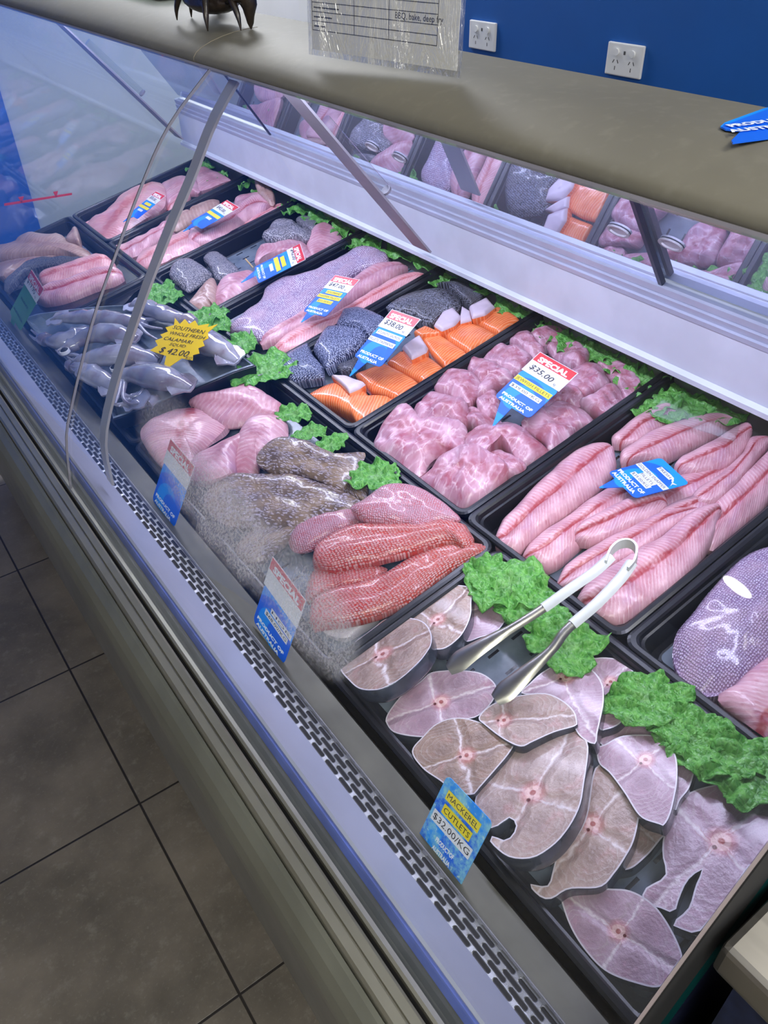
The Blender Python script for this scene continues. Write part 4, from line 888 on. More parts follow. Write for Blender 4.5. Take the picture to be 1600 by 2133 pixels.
strip('pink_fillet', Zh([(775,610),(830,560),(1000,490),(1150,400),(1300,310),(1390,370)]), Zh([(890,685),(1000,640),(1150,570),(1260,470),(1380,410),(1420,380)]), 'pink fillet with red flecks on top, below the tag in the second far tray', 'pink', -.002, .018, group=g2_)
g1_ = 'pink fillets in the farthest tray'
pc('pink_fillet', Zh([(810,120),(900,95),(990,120),(1110,180),(1080,200),(890,280),(860,190)]), 'pink fillet at the back of the farthest tray', 'pink2', -.008, .014, g1_)
pc('pink_fillet', Zh([(650,390),(720,330),(800,290),(815,325),(680,400)]), 'thin pink fillet edge against the right wall of the farthest tray', 'rose', -.010, .010, g1_)
pc('pink_fillet', Zh([(610,240),(680,200),(780,180),(870,200),(890,280),(800,290),(640,360)]), 'pink fillet in the middle of the farthest tray, behind the steel post', 'pink2', -.004, .018, g1_)
pc('pink_fillet', Zh([(35,520),(60,480),(160,440),(250,380),(330,300),(450,265),(580,240),(650,280),(640,420),(500,480),(350,560),(180,640),(110,600)]), 'large pale pink fillet at the front of the farthest tray', 'rose', -.006, .022, g1_, wob=.004)
# ---------------------------------------------------------------- far front tray
def Zi(p): return zpx(p, 0, 430, .2)
g0_ = 'fillets in the far front tray'
pc('fish_fillet', Zi([(690,330),(730,250),(760,200),(800,220),(840,370),(820,395),(700,365)]), 'small brown fillet tail standing up at the back of the far front tray', 'tan', .004, .012, g0_)
pc('fish_fillet', Zi([(-60,560),(-60,470),(0,450),(150,400),(220,330),(320,295),(450,310),(620,290),(700,340),(820,390),(930,460),(940,540),(700,510),(450,510),(200,540)]), 'broad tan-pink fillet lying highest in the far front tray', 'tan', -.004, .022, g0_, wob=.003)
pc('fish_fillet', Zi([(-60,700),(-50,570),(250,530),(500,535),(650,540),(400,600),(150,720),(50,790)]), 'tan fillet with pale bones at the left of the far front tray', 'tan', -.006, .018, g0_)
strip('fish_fillet', Zi([(20,870),(60,770),(200,650),(300,580),(500,535),(930,545)]), Zi([(100,880),(200,760),(320,665),(500,630),(800,595),(940,570)]), 'dark-skinned fillet curving behind the green price tag', 'skin_dark', .004, .016, group=g0_)
tb = empty('clear_sheet', deck(190, 620, -.01), 'clear plastic sheet under the bright pink fillets', 'plastic sheet')
P = [deck(a_, b_, -.010) for a_, b_ in Zi([(240,1060),(1000,860),(1230,600),(1500,730),(1540,800),(1400,900),(1240,1080),(300,1210)])]
build('sheet_body', P+[q-DN*.002 for q in P], [tuple(range(8)), tuple(range(15, 7, -1))]+[(i, (i+1) % 8, 8+(i+1) % 8, 8+i) for i in range(8)], 'insert', tb, smooth=False, uvs=[(0.021, 0.017)]*16)
strip('fish_fillet', Zi([(390,720),(500,680),(800,590),(1000,520),(1100,500)]), Zi([(440,860),(560,840),(900,745),(1150,680),(1240,640)]), 'bright pink fillet, upper one of the pair beside the green tag', 'rose', -.002, .022, group=g0_)
strip('fish_fillet', Zi([(360,920),(500,855),(700,790),(1000,690),(1260,640)]), Zi([(370,1000),(480,1010),(700,965),(1000,850),(1290,770)]), 'bright pink fillet, lower one of the pair, with a dark red rib line', 'pink', .002, .022, group=g0_)
# ---------------------------------------------------------------- front tray: pink, mottled and red snapper fillets
def Zj(p): return zpx(p, 290, 780, .35625)
def Zk(p): return zpx(p, 600, 980, .2875)
gf = 'fillets in the red snapper tray'
pc('pink_fillet', Zj([(560,120),(620,30),(680,80),(760,125),(720,200),(640,220)]), 'pale pink fillet end showing at the far right of the front middle tray', 'pink2', -.006, .014, gf)
pc('pink_fillet', Zj([(300,190),(360,150),(480,120),(620,90),(700,100),(830,160),(850,230),(740,250),(600,290),(480,300),(380,260)]), 'pink fillet lying across the far end of the front middle tray', 'pink2', -.008, .020, gf)
pc('pink_fillet', Zj([(560,480),(600,350),(700,260),(850,265),(860,370),(760,440),(700,500),(680,580),(560,580)]), 'lilac-pink fillet in the middle of the front middle tray', 'pink2', -.002, .018, gf)
pc('pink_fillet', Zj([(30,400),(60,330),(200,230),(330,180),(440,165),(520,220),(500,300),(400,400),(330,470),(350,560),(250,620),(150,560),(70,480)]), 'large pink fillet behind the wet glass at the left end of the front middle tray', 'pink', -.002, .024, gf, wob=.003)
pc('pink_fillet', Zj([(250,600),(330,470),(480,380),(640,300),(680,310),(570,450),(560,580),(450,640),(350,640)]), 'pink fillet folded over the large one behind the wet glass', 'pink2', .006, .016, gf)
pc('mottled_fillet', Zj([(1160,660),(1230,570),(1330,600),(1340,660),(1310,730)]), 'small brown mottled skin piece next to the lone lettuce leaf', 'skin_brown', -0.008, 0.007, gf)
pc('mottled_fillet', Zj([(560,1010),(620,950),(700,900),(850,870),(1010,850),(920,930),(820,1000),(700,1085),(600,1080)]), 'blue-grey mottled fillet below the larger one, partly under red snapper', 'skin_brown', -0.006, 0.010, gf)
pc('mottled_fillet', Zj([(380,760),(440,640),(520,590),(700,585),(860,580),(1000,610),(1150,660),(1300,735),(1240,800),(1000,860),(870,890),(700,900),(500,880)]), 'large brown mottled fillet behind the misted glass', 'skin_brown', 0.004, 0.012, gf)
pc('mottled_fillet', Zj([(690,520),(740,440),(830,395),(960,400),(1080,440),(1200,470),(1325,455),(1240,580),(1170,660),(1040,605),(900,580),(780,575)]), 'blue-brown mottled fillet, uppermost, near the lone lettuce leaf', 'skin_brown', 0.010, 0.011, gf)
pc('red_snapper_fillet', Zk([(250,1150),(400,1130),(500,1090),(660,1060),(480,1180),(400,1210),(300,1190)]), 'pale belly edge of a fillet under the lowest red snapper', 'membrane', -.024, .006, gf)
pc('red_snapper_fillet', Zk([(0,440),(150,370),(350,310),(480,300),(540,390),(300,490),(120,570),(20,560)]), 'pink red snapper fillet whose long edge shows on the far left side', 'skin_redpale', -.006, .016, gf)
pc('red_snapper_fillet', Zk([(140,960),(150,800),(200,720),(380,700),(560,690),(720,700),(620,800),(450,850),(300,880)]), 'red snapper fillet glimpsed between the two largest red ones', 'skin_red', -.010, .014, gf)
strip('red_snapper_fillet', Zk([(130,1080),(160,960),(300,860),(500,815),(700,740),(900,620),(1100,560),(1250,540),(1400,520)]), Zk([(200,1165),(400,1130),(600,1085),(850,990),(1000,880),(1150,765),(1300,680),(1440,625),(1490,590)]), 'lowest red snapper fillet, long, beside the mackerel tray', 'skin_red', -.006, .020, group=gf, nu=56)
strip('red_snapper_fillet', Zk([(170,640),(200,540),(330,460),(480,400),(640,370),(900,400),(1100,360),(1250,330)]), Zk([(190,740),(300,742),(500,705),(750,655),(900,612),(1060,562),(1200,535),(1310,595),(1390,560)]), 'bright red snapper fillet in the middle of the three', 'skin_red', .004, .022, group=gf, nu=56)
pc('red_snapper_fillet', Zk([(460,300),(560,230),(680,150),(820,112),(960,130),(1080,190),(1180,260),(1250,332),(1160,352),(1080,370),(1000,410),(940,425),(860,390),(700,385),(560,370)]), 'topmost red snapper fillet with a pale lilac sheen', 'skin_redpale', .016, .016, gf, n=72)
# ---------------------------------------------------------------- near back tray
gn = 'scaly fillets in the near back tray'
pc('scaly_fillet', [(1495,1462),(1530,1430),(1560,1400),(1610,1365),(1700,1300),(1730,1480),(1660,1560),(1590,1530)], 'pink fillet flesh side up at the right edge of the photo', 'pink', -.010, .018, gn)
pc('scaly_fillet', [(1403,1340),(1412,1315),(1440,1285),(1480,1240),(1540,1185),(1600,1160),(1680,1150),(1720,1250),(1660,1340),(1590,1395),(1540,1430),(1490,1447),(1445,1442),(1412,1400),(1402,1370)], 'big lilac scaly-skinned fillet at the right edge, skin up', 'skin_silver', -.002, .026, gn, n=72, wob=.003)
# ---------------------------------------------------------------- squid
sq = empty('squid_tray', deck(300, 750, .01), 'dark tray with a pale edge heaped with squid, raised on the front row', 'tray')
def zl(p): return zpx(p, 0, 600, .325)
RP = [deck(a_, b_, .022) for a_, b_ in [(58, 676), (205, 812), (235, 862), (262, 868), (505, 770), (520, 752), (330, 640), (90, 652)]]
def ringloft(name, rings, mat, par):
    n = len(rings[0]); V = [p for r_ in rings for p in r_]; Fc = [(i*n+k, i*n+(k+1) % n, (i+1)*n+(k+1) % n, (i+1)*n+k) for i in range(len(rings)-1) for k in range(n)]
    Fc.append(tuple(range((len(rings)-1)*n, len(rings)*n))); return build(name, V, Fc, mat, par, smooth=False)
RPs = smooth_pts(RP, 40, True); rc = sum(RPs, Vector())/40
def sc_(r_, k, dz): return [rc+(q-rc)*k+DN*dz for q in r_]
ringloft('tray_body', [sc_(RPs, .97, -.03), sc_(RPs, 1.0, 0), sc_(RPs, .975, .001), sc_(RPs, .965, -.006), sc_(RPs, .9, -.02)], 'black', sq)
ringloft('tray_lining', [sc_(RPs, .985, .0015), sc_(RPs, .965, .002), sc_(RPs, .955, -.004), sc_(RPs, .89, -.016)], 'insert', sq)
def squid(sp, rad, label, tent=(), eye=None, h=.028):
    P = [deck(a_, b_, h+.5*r_) for (a_, b_), r_ in zip(zl(sp), rad)]
    e = empty('squid', P[len(P)//2]-DN*.02, label, 'squid', 'whole squid heaped in the front tray')
    Q = smooth_pts(P, 22, False); rr = []
    for i in range(22):
        t = i/21*(len(rad)-1); j = min(int(t), len(rad)-2); rr.append(rad[j]+(rad[j+1]-rad[j])*(t-j))
    v, f = tube_mesh(Q, rr, 18, .72, up=DN)
    s_ = random.uniform(0, 30)
    v = [q+DN*mnoise.noise(Vector((q.x*45+s_, q.y*45, 0)))*.005+DU*mnoise.noise(Vector((q.x*35, q.y*35+s_, 3)))*.003 for q in v]
    build('mantle', v, f, 'squid', e)
    # fin
    A = Q[0]; d = (Q[5]-Q[0]).normalized(); sd = d.cross(DN).normalized(); V = []; k_ = 16
    for j in range(k_):
        a_ = 2*math.pi*j/k_; V.append(A+d*(.022+.028*math.cos(a_))+sd*.030*math.sin(a_)*(1+.1*math.sin(3*a_))+DN*(.004+.003*math.sin(5*a_)))
    V += [q-DN*.003 for q in V]; build('fin', V, [tuple(range(k_)), tuple(range(2*k_-1, k_-1, -1))]+[(i, (i+1) % k_, k_+(i+1) % k_, k_+i) for i in range(k_)], 'squid', e)
    hd = Q[-1]
    V, Fc = tube_mesh([hd-DN*.002-d*0, hd+(Q[-1]-Q[-3]).normalized()*.012, hd+(Q[-1]-Q[-3]).normalized()*.03], [.017, .018, .010], 14, .8, up=DN); build('head', V, Fc, 'squid', e)
    for T in tent:
        TP = [deck(a_, b_, h+.008) for a_, b_ in zl(T)]
        tube('tentacle', smooth_pts(TP, 16, False), [.0065-.0045*i/15 for i in range(16)], 'squid', e, n=8)
    if eye:
        c = deck(*zl([eye])[0], h+.022)
        def disc(r_, dz): return [c+DN*dz+DU*math.cos(i*math.pi/8)*r_+DY*math.sin(i*math.pi/8)*r_ for i in range(16)]
        ey = build('eye', disc(.009, -.004)+disc(.0085, .001)+disc(.0058, .003), [tuple(range(32, 48))]+[(j*16+i, j*16+(i+1) % 16, (j+1)*16+(i+1) % 16, (j+1)*16+i) for j in (0, 1) for i in range(16)], 'dark', e)
        build('eye_ring', disc(.0105, -.006)+disc(.0100, .0005)+disc(.0078, .001), [(j*16+i, j*16+(i+1) % 16, (j+1)*16+(i+1) % 16, (j+1)*16+i) for j in (0, 1) for i in range(16)], 'cardwhite', e)
squid([(330,205),(470,190),(620,190),(760,205),(860,215)], [.006,.018,.022,.022,.016], 'squid lying farthest from the yellow star sign, along the back edge', [[(880,220),(960,250),(1040,260)],[(880,210),(980,200),(1090,190)],[(880,225),(940,290),(1010,330)]], None, .024)
squid([(830,110),(900,110),(1000,150),(1100,180),(1180,200)], [.008,.018,.022,.020,.014], 'dark squid behind the yellow star sign next to the lettuce', [[(1180,200),(1230,240),(1190,270)],[(870,100),(930,130),(1010,160),(1100,200)]], None, .026)
squid([(1520,470),(1440,410),(1370,370),(1290,330),(1220,310)], [.008,.022,.028,.028,.02], 'pale squid whose pointed body ends by the lettuce right of the star sign', [], None, .026)
squid([(560,270),(500,290),(430,330),(370,340),(300,330)], [.012,.020,.024,.02,.014], 'squid at the far left edge of the squid tray', [[(300,330),(240,300),(200,270)],[(300,335),(230,330),(190,300)]], None, .024)
squid([(880,330),(780,300),(680,290),(580,300),(490,350)], [.010,.022,.026,.024,.016], 'squid in the upper middle with a pale belly', [[(480,350),(420,330),(360,340)],[(490,360),(430,370),(370,400)]], None, .034)
squid([(1020,470),(900,440),(780,430),(660,440),(560,460)], [.008,.022,.028,.026,.018], 'squid in the centre of the heap, left of the star sign point', [[(540,460),(480,430),(400,430),(360,400)],[(550,470),(480,470),(430,440)],[(550,480),(500,510),(450,500)]], (412,398), .036)
squid([(1230,640),(1120,600),(1000,570),(880,550),(800,560)], [.008,.024,.030,.026,.018], 'squid nearest the corner of the tray, below the star sign', [[(780,600),(760,680),(740,740)],[(800,600),(790,700),(830,740),(890,740)],[(790,600),(730,660),(720,720)]], None, .030)
squid([(780,650),(700,620),(620,570),(540,530),(480,500)], [.010,.020,.024,.022,.015], 'squid along the front edge with its arms toward the near corner', [[(770,660),(800,720),(760,760)],[(760,650),(820,700),(900,680),(930,600),(960,520),(1010,430)]], (735,505), .026)
squid([(820,750),(860,740),(900,750),(930,740)], [.008,.012,.012,.006], 'small squid scrap at the near corner of the squid tray', [[(820,740),(760,750),(700,730)],[(830,735),(790,700),(730,700)],[(830,730),(840,690),(890,680)]], None, .024)
# ---------------------------------------------------------------- lettuce
def leaf(px, py, size, ang, label, h=.004, lean=(0, .0), elong=1.3, seed=None, curl=.28):
    s_ = seed if seed is not None else random.uniform(0, 99); c = deck(px, py, h); a_ = R(ang)
    A = DU*math.cos(a_)+DY*math.sin(a_); B = DN.cross(A); V = []; UV = []; Fc = []; n = 60; m = 11
    V.append(c); UV.append((0, 0))
    for i in range(1, m+1):
        s = i/m
        for k in range(n):
            t = 2*math.pi*k/n
            rr = (1+.22*mnoise.noise(Vector((math.cos(t)*1.6+s_, math.sin(t)*1.6, s_)))*1.6+(.07*mnoise.noise(Vector((math.cos(t)*7+s_, math.sin(t)*7, 1)))*2 if s > .6 else 0))
            x, y = math.cos(t)*s*rr*elong, math.sin(t)*s*rr
            z = (s**2.2)*(curl*.45*mnoise.noise(Vector((math.cos(t)*3.2+s_, math.sin(t)*3.2, 5)))*2+curl*.35*math.sin(t*9+s_+2*mnoise.noise(Vector((t, s_, 0)))))+.12*mnoise.noise(Vector((x*3+s_, y*3, 2)))*2
            z += abs(y)*curl*.5+x*lean[0]+y*lean[1]
            V.append(c+(A*x+B*y+DN*z)*size); UV.append((x, y))
    for k in range(n): Fc.append((0, 1+k, 1+(k+1) % n))
    for i in range(m-1):
        for k in range(n): Fc.append((1+i*n+k, 1+(i+1)*n+k, 1+(i+1)*n+(k+1) % n, 1+i*n+(k+1) % n))
    o = build('lettuce_leaf', [q-c for q in V], Fc, 'leaf', None, True, UV); o.location = c
    md = o.modifiers.new('thickness', 'SOLIDIFY'); md.thickness = .0009
    return tag(o, label, 'lettuce leaf', 'lettuce leaves between the trays')
LV = [
 (338,608,.036,40,'small lettuce leaf at the far corner of the squid tray'),(352,622,.030,150,'lettuce leaf lying against the back edge of the squid tray, left one'),
 (432,662,.040,20,'lettuce leaf directly behind the yellow star sign'),(452,678,.026,120,'small lettuce leaf between star sign and snapper tray'),
 (505,716,.034,60,'lettuce leaf right of the star sign, at the snapper tray front'),(555,772,.046,-30,'largest lettuce leaf between the squid and the salmon tray'),
 (612,862,.026,-60,'narrow lettuce leaf below the front left corner of the salmon tray'),(648,900,.022,-40,'small wavy lettuce leaf on the tray rim under the salmon'),(690,928,.024,-10,'pointed lettuce leaf above the mottled fillets'),
 (783,992,.034,-50,'lone bright lettuce leaf between mottled fillet and jewfish tray'),
 (1010,1192,.026,60,'lettuce leaf at the top corner of the mackerel tray'),(1062,1222,.042,-60,'ruffled lettuce leaf behind the tongs, above the lilac cutlet'),(1110,1268,.034,-50,'lettuce leaf between the two tong arms'),
 (1180,1345,.040,-60,'lettuce leaf right of the lower tong arm'),(1345,1455,.034,-30,'ruffled lettuce leaf beside the small half-hidden cutlet'),(1392,1492,.030,-60,'lettuce leaf, second along the right wall of the mackerel tray'),
 (1445,1528,.032,-55,'lettuce leaf, third along the right wall of the mackerel tray'),(1500,1570,.036,-60,'lettuce leaf behind the wide cutlet on the right'),(1570,1610,.040,-30,'lettuce leaf at the right edge of the photo'),
]
for px, py, s_, a_, lb in LV: leaf(px, py, s_, a_, lb)
LB = [(418,350,.04,'far'),(448,372,.035,'far'),(522,378,.038,'a'),(560,398,.045,'b'),(603,436,.03,'c'),(640,430,.05,'d'),(676,455,.05,'e'),(735,505,.036,'f'),(725,470,.045,'g'),(790,500,.055,'h'),(845,525,.05,'i'),(900,545,.05,'j'),(925,580,.032,'k'),(1035,600,.05,'l'),(1075,625,.05,'m'),(1110,655,.035,'n'),(1150,690,.036,'o'),(1200,715,.036,'p'),(1250,735,.036,'q'),(1300,760,.032,'r'),(1345,790,.04,'s'),(1372,838,.038,'t'),(1420,850,.045,'u'),(1500,860,.04,'v')]
where = ['behind the farthest tray', 'behind the farthest tray, right of the first leaf', 'behind the curled tail in the second far tray', 'at the back between the second and third far trays', 'small, at the back left corner of the half-empty tray', 'in shade behind the mottled grey fillet', 'in shade above the back right of the half-empty tray', 'bright, hanging at the back left corner of the long snapper tray', 'behind the bright hanging leaf, in shade', 'at the back of the long snapper tray', 'in shade at the back right of the long snapper tray', 'under the steel ledge behind the snapper and salmon divider', 'bright, dangling over the snapper and salmon divider', 'at the back of the salmon tray', 'under the ledge at the right of the salmon tray', 'at the back left corner of the jewfish tray', 'second along the back of the jewfish tray', 'third along the back of the jewfish tray', 'fourth along the back of the jewfish tray', 'fifth along the back of the jewfish tray', 'curled, at the back right corner of the jewfish tray', 'at the back left corner of the golden snapper tray', 'under the clear plastic card behind the golden snapper', 'in shade under the clear plastic card, right end']
for (px, py, s_, _), w in zip(LB, where): leaf(px, py, s_*.86, random.uniform(-90, 90), 'lettuce leaf '+w, h=-.010, curl=.36)
# clear plastic cards behind the snapper
cp = [deck(a_, b_, .012) for a_, b_ in [(1350,862),(1392,822),(1420,820),(1535,868),(1545,880),(1530,920)]]
cd = build('plastic_card', cp+[q+DN*.0015 for q in cp], [tuple(range(5, -1, -1)), tuple(range(6, 12))]+[(i, (i+1) % 6, 6+(i+1) % 6, 6+i) for i in range(6)], 'clearplastic', None, smooth=False); tag(cd, 'clear plastic card over the lettuce behind the golden snapper', 'plastic card')
# ================================================================== PRICE TAGS
def tagcard(name, BL, BR, TL, lean, h, label, lines, tip=None, special=None, blue=.62, mat='bluecard', lmat='textwhite', grp='price tags', emblem=False, base=None, spikepos=.30, frame=0):
    n_ = (Vector((-math.sin(R(lean)), 0, math.cos(R(lean))))).normalized()
    O = deck(*(base or BL), h); o_ = hit(*BL, O, n_); b_ = hit(*BR, O, n_); t_ = hit(*TL, O, n_)
    ex = (b_-o_).normalized(); W = (b_-o_).length; ty = t_-o_; ey = (ty-ex*ty.dot(ex)).normalized(); H = ty.dot(ey); sh = ty.dot(ex)
    if ex.cross(ey).dot(n_) < 0: n_ = -n_
    n_ = ex.cross(ey)
    def Q(x, y, z=0.): return o_+ex*(x*W+sh*y)+ey*(y*H)+n_*z      # card space 0..1
    e = empty(name, o_, label, 'price tag', grp)
    yb = blue if special else 1.
    r_ = .09; rh = r_*W/H; pts = []
    for (cx, cy, a0) in ((1-r_, yb-rh, 0), (r_, yb-rh, 90)):
        for k in range(6): a_ = R(a0+18*k); pts.append((cx+r_*math.cos(a_), cy+rh*math.sin(a_)))
    for k in range(6): a_ = R(180+18*k); pts.append((r_+r_*math.cos(a_), rh+rh*math.sin(a_)))
    if tip:
        tp = hit(*tip, O, n_)-o_; tyy = tp.dot(ey)/H; txx = (tp.dot(ex)-sh*tyy)/W
        pts += [(spikepos-.10, -.005), (txx, tyy), (txx+.03, tyy+.004), (spikepos+.22, -.005)]
    for k in range(6): a_ = R(270+18*k); pts.append((1-r_+r_*math.cos(a_), rh+rh*math.sin(a_)))
    m = len(pts); V = [Q(x, y, .0) for x, y in pts]+[Q(x, y, -.0009) for x, y in pts]
    build('card', V, [tuple(range(m)), tuple(range(2*m-1, m-1, -1))]+[(i, (i+1) % m, m+(i+1) % m, m+i) for i in range(m)], mat, e, smooth=False, uvs=[(x, y/yb) for x, y in pts]*2)
    def rect(nm, x0, x1, y0, y1, z, mt):
        q = [(x0, y0), (x1, y0), (x1, y1), (x0, y1)]; V = [Q(x, y, z+.0004) for x, y in q]+[Q(x, y, z) for x, y in q]
        return build(nm, V, [(0, 1, 2, 3), (7, 6, 5, 4)]+[(i, (i+1) % 4, 4+(i+1) % 4, 4+i) for i in range(4)], mt, e, smooth=False)
    if special:
        rect('special_card', -.02, 1.02, yb-.02, 1.0, .0003, 'cardwhite'); rect('red_header', 0.0, 1.0, 1-.17, .99, .0009, 'red')
        lettering('SPECIAL', .15*H*.82, Q(.10, 1-.15, .0014), (ex), ey, 'textwhite', e, width=W*.80, bold=.0006, lift=0)
        lettering(special, .13*H, Q(.08, yb+.065, .0009), (ex*1.0-ey*.06).normalized(), ey, 'textblack', e, width=W*.66, shear=.25, lift=0, bold=.0002)
        if special.strip(): lettering('kg', .06*H, Q(.80, yb+.02, .0009), ex, ey, 'textblack', e, shear=.2, lift=0)
    for ln_ in lines:
        y, txt, kind, x0, x1 = ln_[:5]; hh = (ln_[5] if len(ln_) > 5 else .085)
        if kind in 'yw':
            rect('paper_strip', x0, x1, y*yb, (y+hh)*yb, .0003, 'yellow' if kind == 'y' else 'cardwhite')
            lettering(txt, hh*yb*H*.80, Q(x0+.03, (y+hh*.24)*yb, .0009), ex, ey, 'textblack', e, width=W*(x1-x0-.06), lift=0)
        else: lettering(txt, hh*yb*H*.85, Q(x0, y*yb, .0004), ex, ey, lmat, e, width=W*(x1-x0), bold=.0003, lift=.0)
    if emblem:
        # simple leaping fish outline: arc and tail
        ar = []
        N_ = 14
        for k in range(N_): a_ = R(165-150*k/(N_-1)); ar.append((.58+.28*math.cos(a_), .74+.13*math.sin(a_)))
        for k in range(N_-1, -1, -1): a_ = R(165-150*k/(N_-1)); ar.append((.58+.24*math.cos(a_), .74+.095*math.sin(a_)-.0))
        ar2 = [(.84, .77), (.96, .80), (.90, .74), (.94, .68)]
        V = [Q(x, y, .0006) for x, y in ar]; build('fish_emblem', V, [(k, k+1, 2*N_-2-k, 2*N_-1-k) for k in range(N_-1)], 'cardwhite', e, smooth=False)
        build('fish_tail', [Q(x, y, .0006) for x, y in ar2], [(0, 1, 2), (0, 2, 3)], 'cardwhite', e, smooth=False)
    return e
PO = [(.13, 'PRODUCT OF', 't', .10, .92, .13), (.01, 'AUSTRALIA', 't', .12, .84, .13)]
PO = [(.17, 'PRODUCT OF', 't', .08, .92, .12), (.035, 'AUSTRALIA', 't', .10, .82, .12)]
tagcard('price_tag', (1030,825), (1102,872), (1127,734), 34, .030, 'blue price tag reading jewfish fillets with a red special card', [(.66, 'JEWFISH FILLETS', 'y', .01, .99, .15), (.44, '$39.00 /KG', 'w', .06, .90, .13)]+PO, tip=(1026,887), special='$35.00')
tagcard('price_tag', (737,742), (792,765), (818,645), 36, .030, 'blue price tag with red special card standing in the salmon', [(.78, 'ATLANTIC SALMON', 'w', .08, .95, .13), (.55, 'FILLETS TASMANIA', 'w', .0, .92, .13)]+PO, tip=(728,783), special='$38.00', blue=.66)
tagcard('price_tag', (1267,983), (1322,1038), (1377,953), 16, .022, 'blue price tag lying flat on the golden snapper fillets, no special card', [(.52, 'GOLDEN SNAPPER', 'w', -.0, 1.0, .11), (.41, 'FILLETS', 'w', .32, .78, .105), (.30, '$39.00/KG', 'w', .22, .82, .105), (.76, 'FRESH', 'w', .30, .74, .10)]+[(.16, 'PRODUCT OF', 't', .04, .95, .12), (.04, 'AUSTRALIA', 't', .06, .86, .12)], tip=(1248,1015), emblem=True, spikepos=.36)
tagcard('price_tag', (631,648), (678,660), (700,573), 34, .028, 'blue price tag with three yellow strips, lying on the long snapper fillets', [(.80, 'GOLDBAND', 'y', .22, .86, .13), (.62, 'SNAPPER FILLETS', 'y', .02, .98, .13), (.44, '$50.00/KG', 'y', .18, .80, .13)]+PO, tip=(627,671), special='$47.00', blue=.66)
tagcard('price_tag', (530,556), (538,590), (626,508), 20, .024, 'sideways blue price tag with red special card in the half-empty tray', [(.74, '', 'y', .20, .80, .12), (.56, '', 'y', .08, .90, .13), (.40, '', 'w', .3, .72, .10)]+[(.17, 'PRODUCT OF', 't', .08, .92, .10), (.05, 'AUSTRALIA', 't', .10, .82, .10)], tip=(502,588), special='$42.00', blue=.72)
tagcard('price_tag', (397,461), (420,477), (474,417), 30, .028, 'blue price tag with one yellow strip and red special card in the second far tray', [(.70, '', 'y', .02, .98, .15), (.48, '', 'w', .35, .7, .12)], tip=(381,482), special='$42.00', blue=.62)
tagcard('price_tag', (268,446), (286,456), (326,399), 30, .028, 'blue price tag with two yellow strips in the farthest tray, behind the post', [(.74, '', 'y', .2, .8, .14), (.54, '', 'y', .02, .98, .14), (.36, '', 'w', .25, .7, .11)], tip=(256,462), special='$50.00', blue=.66)
# tags leaning on the intake grille in front
def fronttag(BL, BR, TL, *a, **k): return tagcard('price_tag', BL, BR, TL, *a, **k)
fronttag((869,1746), (957,1850), (932,1614), 62, .004, 'worn light blue price tag reading mackerel cutlets, leaning at the front', [(.74, 'MACKEREL', 'y', .14, .86, .13), (.56, 'CUTLETS', 'y', .18, .80, .13), (.38, '$32.00/KG', 'w', .06, .92, .15), (.20, 'PRODUCT OF', 't', .3, .7, .10), (.08, 'AUSTRALIA', 't', .3, .7, .10)], tip=None, mat='bluecard_worn', base=(955,1850))
fronttag((527,1292), (590,1386), (570,1160), 62, .006, 'blue price tag with red special card behind misted glass, in front of the red snapper', [(.60, 'HOR', 'w', .35, .98, .12), (.44, '$68.00/KG', 'w', .22, .92, .13)]+PO, tip=(572,1398), special=' ', base=(590,1386), blue=.60, spikepos=.62)
fronttag((317,1040), (362,1100), (357,914), 62, .006, 'blue price tag with red special card, left of the other misted one', PO, tip=(340,1110), special=' ', base=(362,1100), blue=.64, spikepos=.55)
fronttag((20,650), (42,690), (67,562), 62, .01, 'green price tag with red special card at the far front tray', [(.60, 'PRODUCT', 't', .2, .8, .10), (.20, 'AUSTRALIA', 't', .1, .9, .10)], tip=(16,708), special='$19.90', base=(42,690), blue=.70, mat='green_card', lmat='textgreen')
# yellow star sign
def star():
    lean = 38; n_ = Vector((-math.sin(R(lean)), 0, math.cos(R(lean)))); O = deck(345, 772, .050)
    P = [hit(a_, b_, O, n_) for a_, b_ in zpx([(1165,198),(1198,240),(1232,206),(1260,240),(1300,215),(1320,250),(1392,238),(1380,262),(1450,240),(1385,295),(1388,335),(1350,352),(1362,385),(1320,400),(1328,435),(1285,447),(1282,482),(1210,468),(1085,555),(1108,452),(1060,437),(1000,415),(1052,382),(1033,350),(1085,330),(1068,310),(1120,290),(1103,262),(1160,246)], 0, 600, .3125)]
    e = empty('star_sign', O, 'yellow starburst card with handwritten price for southern calamari squid', 'sign'); m = len(P)
    build('card', P+[q-n_*.001 for q in P], [tuple(range(m)), tuple(range(2*m-1, m-1, -1))]+[(i, (i+1) % m, m+(i+1) % m, m+i) for i in range(m)], 'burst', e, smooth=False)
    for txt, x0, y0, x1, y1, s_ in (('SOUTHERN', 1155, 262, 1365, 300, .0115), ('WHOLE FRESH', 1135, 300, 1368, 336, .0105), ('CALAMARI', 1095, 335, 1285, 366, .0105), ('SQUID', 1133, 372, 1240, 390, .0085), ('$ 42.00', 1062, 418, 1255, 452, .018), ('KG', 1240, 462, 1282, 470, .008)):
        (a0, b0), (a1, b1) = zpx([(x0, y0), (x1, y1)], 0, 600, .3125); p0 = hit(a0, b0, O, n_); p1 = hit(a1, b1, O, n_); ex = (p1-p0).normalized(); ey = n_.cross(ex)
        if ey.z < 0: ey = -ey
        lettering(txt, s_, p0-ey*.003, ex, ey, 'textblack', e, width=(p1-p0).length, shear=.25, lift=.0006 if ex.cross(ey).dot(n_) > 0 else -.0006)
star()
